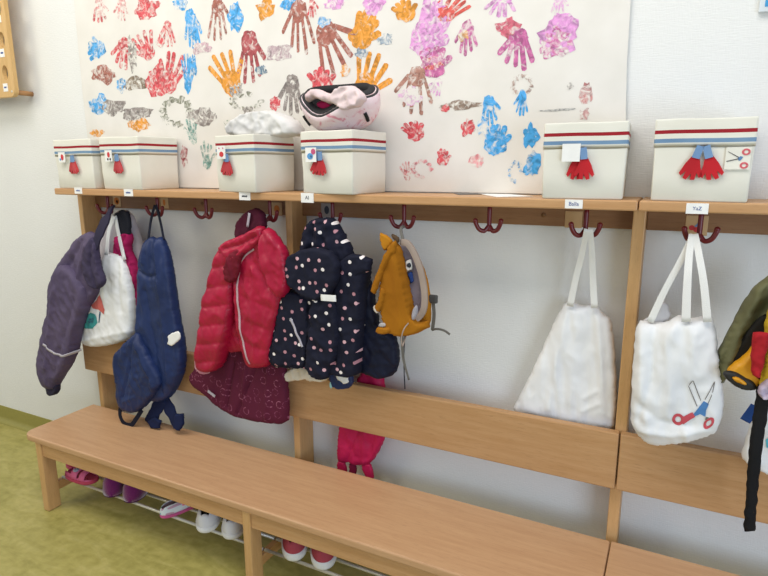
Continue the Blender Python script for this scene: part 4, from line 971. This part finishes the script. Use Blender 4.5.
# --- right edge
t = thing('olive_jacket', 'olive green child jacket with dark lining at the right edge of the photo', 'jacket', root_at(740, 380, -.17))
puff('jacket_body', [(790, 262), (768, 275), (756, 284), (742, 303), (729, 328), (718, 350), (713, 368), (716, 380), (722, 386), (730, 372), (748, 352), (768, 338), (790, 330)], -.17, .03, cloth('olive_nylon', '74734f', '605f42', rough=.55), t, smooth=1,
     folds=[([(760, 285), (738, 330), (722, 375)], .012, .010), ([(750, 292), (728, 340), (718, 372)], -.010, .006), ([(768, 300), (745, 335)], -.010, .008)], drape=(.005, 30, 8, -.5), crease=(.005, 26, 18))
puff('dark_lining', [(768, 312), (757, 318), (745, 335), (730, 358), (722, 376), (732, 372), (750, 352), (768, 345)], -.205, .008, cloth('black_lining', '262420', '1c1b18'), t, s=.006)
t = thing('rubber_boot', 'yellow rubber boot hanging sole outward with a black sole, beside the olive jacket', 'boot', root_at(740, 380, -.215))
M_BOOT = plain('yellow_rubber', 'd8971a', .4)
puff('boot_shaft', [(725, 372), (732, 363), (742, 356), (750, 348), (757, 336), (764, 340), (764, 365), (760, 384), (752, 388), (738, 382)], -.215, .035, M_BOOT, t, crease=(.001, 10, 10))
puff('sole', [(722, 372), (728, 370), (740, 374), (752, 381), (758, 388), (754, 391), (745, 390), (734, 385), (725, 379)], -.247, .012, plain('black_rubber', '23221f', .6), t, s=.005, smooth=1, crease=(0, 1, 1))
puff('tread', [(731, 377), (737, 377), (745, 381), (748, 385), (743, 385), (735, 381.5)], -.2595, .004, M_BOOT, t, s=.004, crease=(.002, 60, 60))
t = thing('yellow_jacket', 'yellow and red child jacket at the right edge beside the boot', 'jacket', root_at(770, 380, -.235))
puff('yellow_panel', [(790, 285), (772, 295), (766, 315), (763, 335), (764, 352), (759, 372), (757, 386), (764, 392), (790, 392)], -.235, .03, cloth('yellow_fabric', 'cfae2e', 'b99820'), t, smooth=1, crease=(.005, 22, 16))
puff('red_panel', [(753, 333), (760, 332), (769, 333), (767, 350), (764, 366), (759, 380), (752, 375), (750, 355)], -.266, .010, cloth('red_fabric', 'b9232b', '9f1b22'), t, s=.006, smooth=0, cap=.4, crease=(.003, 40, 30))
o = puff('lace_collar', [(757, 388), (763, 381), (775, 376), (790, 380), (790, 398), (770, 400), (760, 397)], -.262, .014, cloth('lilac_lace', 'c9bccb', 'a99aae'), None, s=.005, smooth=1, crease=(.007, 60, 60), base=root_at(770, 398, -.262))
tag(o, 'pale lilac frilly cloth at the right edge above the black strap', 'cloth')
t = thing('black_strap', 'long black webbing strap hanging over the backrest rail at the right edge', 'strap', root_at(750, 531, -.22))
puff('webbing', [(757, 386), (772, 386), (767, 420), (763, 445), (759, 480), (755, 531), (743.5, 531.5), (746, 490), (749, 445), (753, 415)], -.25, .006, cloth('black_webbing', '19191b', '121214', scale=300, bump=.5), t, s=.007, smooth=0, cap=.5, crease=(.001, 10, 6))
t = thing('printed_bag', 'white cloth bag with a small turquoise print behind the black strap', 'bag', root_at(755, 465, -.2))
puff('bag_body', [(757, 405), (775, 395), (800, 395), (800, 476), (770, 474), (752, 466), (740, 457), (745, 440), (751, 420)], -.168, .028, M_TOTE, t, smooth=1, crease=(.004, 16, 12), decals=[([(765, 438), (772, 433), (780, 438), (778, 446), (766, 446)], plain('print_turquoise', '5fb7c4', .8)), ([(768, 415), (776, 413), (776, 420), (769, 421)], M_PBLU)])
strap3('blue_strap', [(756, 406, -.205), (751, 413, -.205), (745, 421, -.205)], .024, cloth('blue_webbing', '2c4f93', '25447f'), t)

# ------------------------------------------------------------------ shoes
M_SOLEW = plain('white_sole', 'e9e8e6', .5); M_LEAW = cloth('white_leather', 'e8e7e8', 'd6d5da', rough=.5, sheen=0, scale=120)
def foot_w(u, W, heel=.86):
    e = (1-abs(2*u-1)**4)**.5 if 0 < u < 1 else 0
    return W*(heel+(1-heel)*math.sin(PI*min(1, max(0, u*.95-.05)))**1.2)*e
def sole_geo(L, W, h, n=24, ex=1.04, toe_up=.006):
    us = [.5-.5*math.cos(PI*i/n) for i in range(n+1)]; V, F = [], []
    pts = [(foot_w(u, W)*ex, u*L) for u in us]+[(-foot_w(u, W)*ex, u*L) for u in us[-2:0:-1]]
    m = len(pts)
    for z, k in ((0, .95), (h*.2, 1), (h, 1), (h, .9)):
        V += [(x*k, L*.5+(y-L*.5)*(k*.5+.5), z+(toe_up*max(0, (y/L-.75)/.25)**2)) for x, y in pts]
    for l in range(3): F += [(l*m+i, l*m+(i+1) % m, l*m+m+(i+1) % m, l*m+m+i) for i in range(m)]
    F += [tuple(range(m))[::-1], tuple(range(3*m, 4*m))]
    return V, F
def upper_geo(L, W, z0, hf, open_u=(.08, .48), open_t=.62, n=22, m=20, k=.97):
    V, F = [], []
    for i in range(n+1):
        u = .5-.5*math.cos(PI*i/n); w = foot_w(u, W)*k; h = hf(u)*((1-abs(2*u-1)**7)**.45)
        for j in range(m+1):
            a = PI*j/m; V.append((w*math.cos(a)*(1-.12*math.sin(a)), u*L, z0+h*max(0, math.sin(a))**.62))
    for i in range(n):
        u = .5-.5*math.cos(PI*(i+.5)/n)
        for j in range(m):
            a = PI*(j+.5)/m
            if open_u[0] < u < open_u[1] and abs(a-PI/2) < open_t*(1 if u < open_u[1]-.12 else .8): continue
            F.append((i*(m+1)+j, (i+1)*(m+1)+j, (i+1)*(m+1)+j+1, i*(m+1)+j+1))
    return V, F
def solid(o, th=.003):
    m = o.modifiers.new('thickness', 'SOLIDIFY'); m.thickness = th; m.offset = -1; return o
def sneaker(t, L, W, upper, sole, lining, lace, accent=None):
    V, F = sole_geo(L, W, .03 if accent else .022); recalc(mk('sole', V, F, sole, t, local=True))
    hf = lambda u: .066 if u < .2 else (.066-.006*(u-.2)/.25 if u < .45 else .06-.034*((u-.45)/.55)**.8)
    V, F = upper_geo(L, W, .016, hf); up = solid(mk('upper', V, F, upper, t, local=True))
    V, F = upper_geo(L*.8, W*.85, .024, lambda u: .034, (2, 3)); V = [(x, y+L*.08, z) for x, y, z in V if True]
    V = [(x, min(y, L*.56), z) for x, y, z in V]; mk('lining', V, F, lining, t, local=True)
    for k in range(3):
        y = L*(.52+.07*k); z = .016+hf(.52+.07*k)
        v, f = tube_geo([(-W*.5, y, z-.006), (0, y+.003, z+.003), (W*.5, y, z-.006)], .0025, 6, 4); mk('lace', v, f, lace, t, local=True)
    if accent:
        V, F = upper_geo(L, W*1.02, .017, lambda u: .024, (-1, .55), 3, k=1.0); mk('toe_cap', V, F, sole, t, local=True)
        V, F = upper_geo(L*1.01, W*1.03, .015, lambda u: .030, (.16, 2), 3, k=1.0); mk('heel_cap', [(x, y-.001, z) for x, y, z in V], F, sole, t, local=True)
def sandal(t, L, W, sole, rim, strapm, patch):
    V, F = sole_geo(L, W, .016); recalc(mk('sole', V, F, sole, t, local=True))
    V, F = upper_geo(L, W, .014, lambda u: .034 if u < .45 else .016, (-1, 2), 1.15); solid(mk('rim', V, F, rim, t, local=True))
    for y0, y1 in ((.36, .56), (.64, .8)):
        V, F = [], []
        for i in range(5):
            u = y0+(y1-y0)*i/4; w = foot_w(u, W)*1.0
            for j in range(13):
                a = PI*j/12; V.append((w*math.cos(a), u*L, .014+.042*(1-.4*(u-.36))*math.sin(a)**.7))
        F = [(i*13+j, i*13+13+j, i*13+14+j, i*13+j+1) for i in range(4) for j in range(12)]
        s = solid(mk('foot_strap', V, F, strapm, t, local=True), .004)
    v, f = sphere_geo((W*.45, L*.46, .05), .014, sq=(1, 1, .5)); mk('flower_patch', v, f, patch, t, local=True)
def slipper(t, L, W, fur, sole):
    V, F = sole_geo(L, W, .008); recalc(mk('sole', V, F, sole, t, local=True))
    V, F = upper_geo(L, W*1.12, .006, lambda u: .085 if u < .3 else .085-.03*((u-.3)/.7), (2, 3), .5)
    V = [tuple(np.array(p)*(1+.05*mnoise.noise(Vector(p)*70))) for p in V]
    solid(mk('fleece_upper', V, F, fur, t, local=True), .006)
def ballerina(t, L, W, upper, sole, spots):
    V, F = sole_geo(L, W, .014); recalc(mk('sole', V, F, sole, t, local=True))
    V, F = upper_geo(L, W, .012, lambda u: .04 if u < .4 else .04-.014*(u-.4)/.6, (.06, .5), .7); solid(mk('upper', V, F, upper, t, local=True))
    v, f = tube_geo([(-W*.9, L*.5, .03), (-W*.4, L*.5, .05), (W*.4, L*.5, .05), (W*.9, L*.5, .03)], .006, 8, 4); mk('strap', v, f, sole, t, local=True)
ZR = .1277
def shoe(name, u, v, toe_deg, label, cat, fn, *a, group=None, off=(0, 0)):
    """(u, v): where the middle of the sole is; toe_deg: heading of the toe, 0 = along the bench, 90 = to the wall"""
    p = atz(u, v, ZR); t = thing(name, label, cat, (0, 0, 0), 0, group); fn(t, *a); L = a[0]
    r = math.radians(toe_deg-90); d = np.array((-math.sin(r), math.cos(r)))
    t.location = (p[0]-d[0]*L/2, p[1]-d[1]*L/2, ZR); t.rotation_euler = (0, 0, r); return t
M_SAN1, M_SAN2, M_SAN3 = cloth('sandal_red', 'b8384e', 'c25a78'), cloth('sandal_pink', 'd86a92', 'c65580'), cloth('sandal_grey', '9fa3b3', '8c90a0')
shoe('sandal', 82, 479, 2, 'pink and red child sandal on the rods at the left end, nearer of the two', 'shoe', sandal, .185, .036, M_SAN1, M_SAN2, M_SAN2, M_SAN3)
shoe('sandal', 84, 468, 10, 'red child sandal at the left end, behind the pink one', 'shoe', sandal, .185, .036, M_SAN1, M_SAN1, M_SAN3, M_SAN2)
M_FUR = cloth('purple_fleece', '7d1868', '621052', sheen=.6, scale=260, bump=.9)
shoe('slipper', 117, 487, 126, 'purple fleece slipper on the rods beside the pink sandals', 'shoe', slipper, .17, .045, M_FUR, plain('purple_sole', '4f0f47', .8))
shoe('slipper', 138, 492, 118, 'purple fleece slipper on the rods, right one of the purple pair', 'shoe', slipper, .17, .045, M_FUR, MATS['purple_sole'])
shoe('ballerina_shoe', 181, 509, 72, 'pale floral child shoe with a pink sole lying on the rods', 'shoe', ballerina, .17, .034, dotted('floral_fabric', 'dfe6e8', 60., .3, ('86b3c4', 'c9a3b5', '9fc0a0')), cloth('pink_rubber', 'd9699c', 'c9588b'), None)
M_BLK = cloth('black_lining_knit', '202127', '17181c')
shoe('sneaker', 210, 519, 122, 'white child sneaker with black lining, left one of the white pair', 'shoe', sneaker, .185, .046, M_LEAW, M_SOLEW, M_BLK, M_SOLEW)
shoe('sneaker', 236, 525, 118, 'white child sneaker under the bench close to the middle bench leg', 'shoe', sneaker, .185, .046, M_LEAW, M_SOLEW, cloth('grey_lining', '9a9398', '857f84'), M_SOLEW)
M_SNR = cloth('red_mesh', 'b5525c', 'a23f4b', scale=300, bump=.6)
shoe('sneaker', 295, 545, 124, 'red and white child sneaker right of the middle leg, left one', 'shoe', sneaker, .185, .046, M_SNR, M_SOLEW, M_BLK, M_SOLEW, True)
shoe('sneaker', 324, 553, 122, 'red and white child sneaker farthest right under the bench', 'shoe', sneaker, .185, .046, M_SNR, M_SOLEW, M_BLK, M_SOLEW, True)

# ------------------------------------------------------------------ light
def area(name, loc, target, size, power, color, sy=None):
    l = bpy.data.lights.new(name, 'AREA'); l.energy = power; l.color = color; l.size = size
    if sy: l.shape = 'RECTANGLE'; l.size_y = sy
    o = bpy.data.objects.new(name, l); COL.objects.link(o); o.location = loc
    o.rotation_euler = (Vector(target)-Vector(loc)).to_track_quat('-Z', 'Y').to_euler(); return o
area('ceiling_light', (1.3, -1.3, 3.5), (1.3, -.4, .6), 3.6, 64, (1, .965, .91), 1.0)
area('window_light', (4.4, -2.6, 1.0), (1.6, 0, .4), 1.6, 40, (.66, .80, 1), 1.4)
area('warm_lamp', (-1.4, -2.4, 2.5), (-.4, 0, 1.1), 1.2, 26, (1, .92, .70))
w = bpy.data.worlds.new('room'); SC.world = w; w.use_nodes = True
w.node_tree.nodes['Background'].inputs['Color'].default_value = (.84, .91, 1, 1)
w.node_tree.nodes['Background'].inputs['Strength'].default_value = .47
SC.view_settings.view_transform = 'Standard'; SC.view_settings.look = 'None'; SC.view_settings.exposure = .07; SC.view_settings.gamma = 1
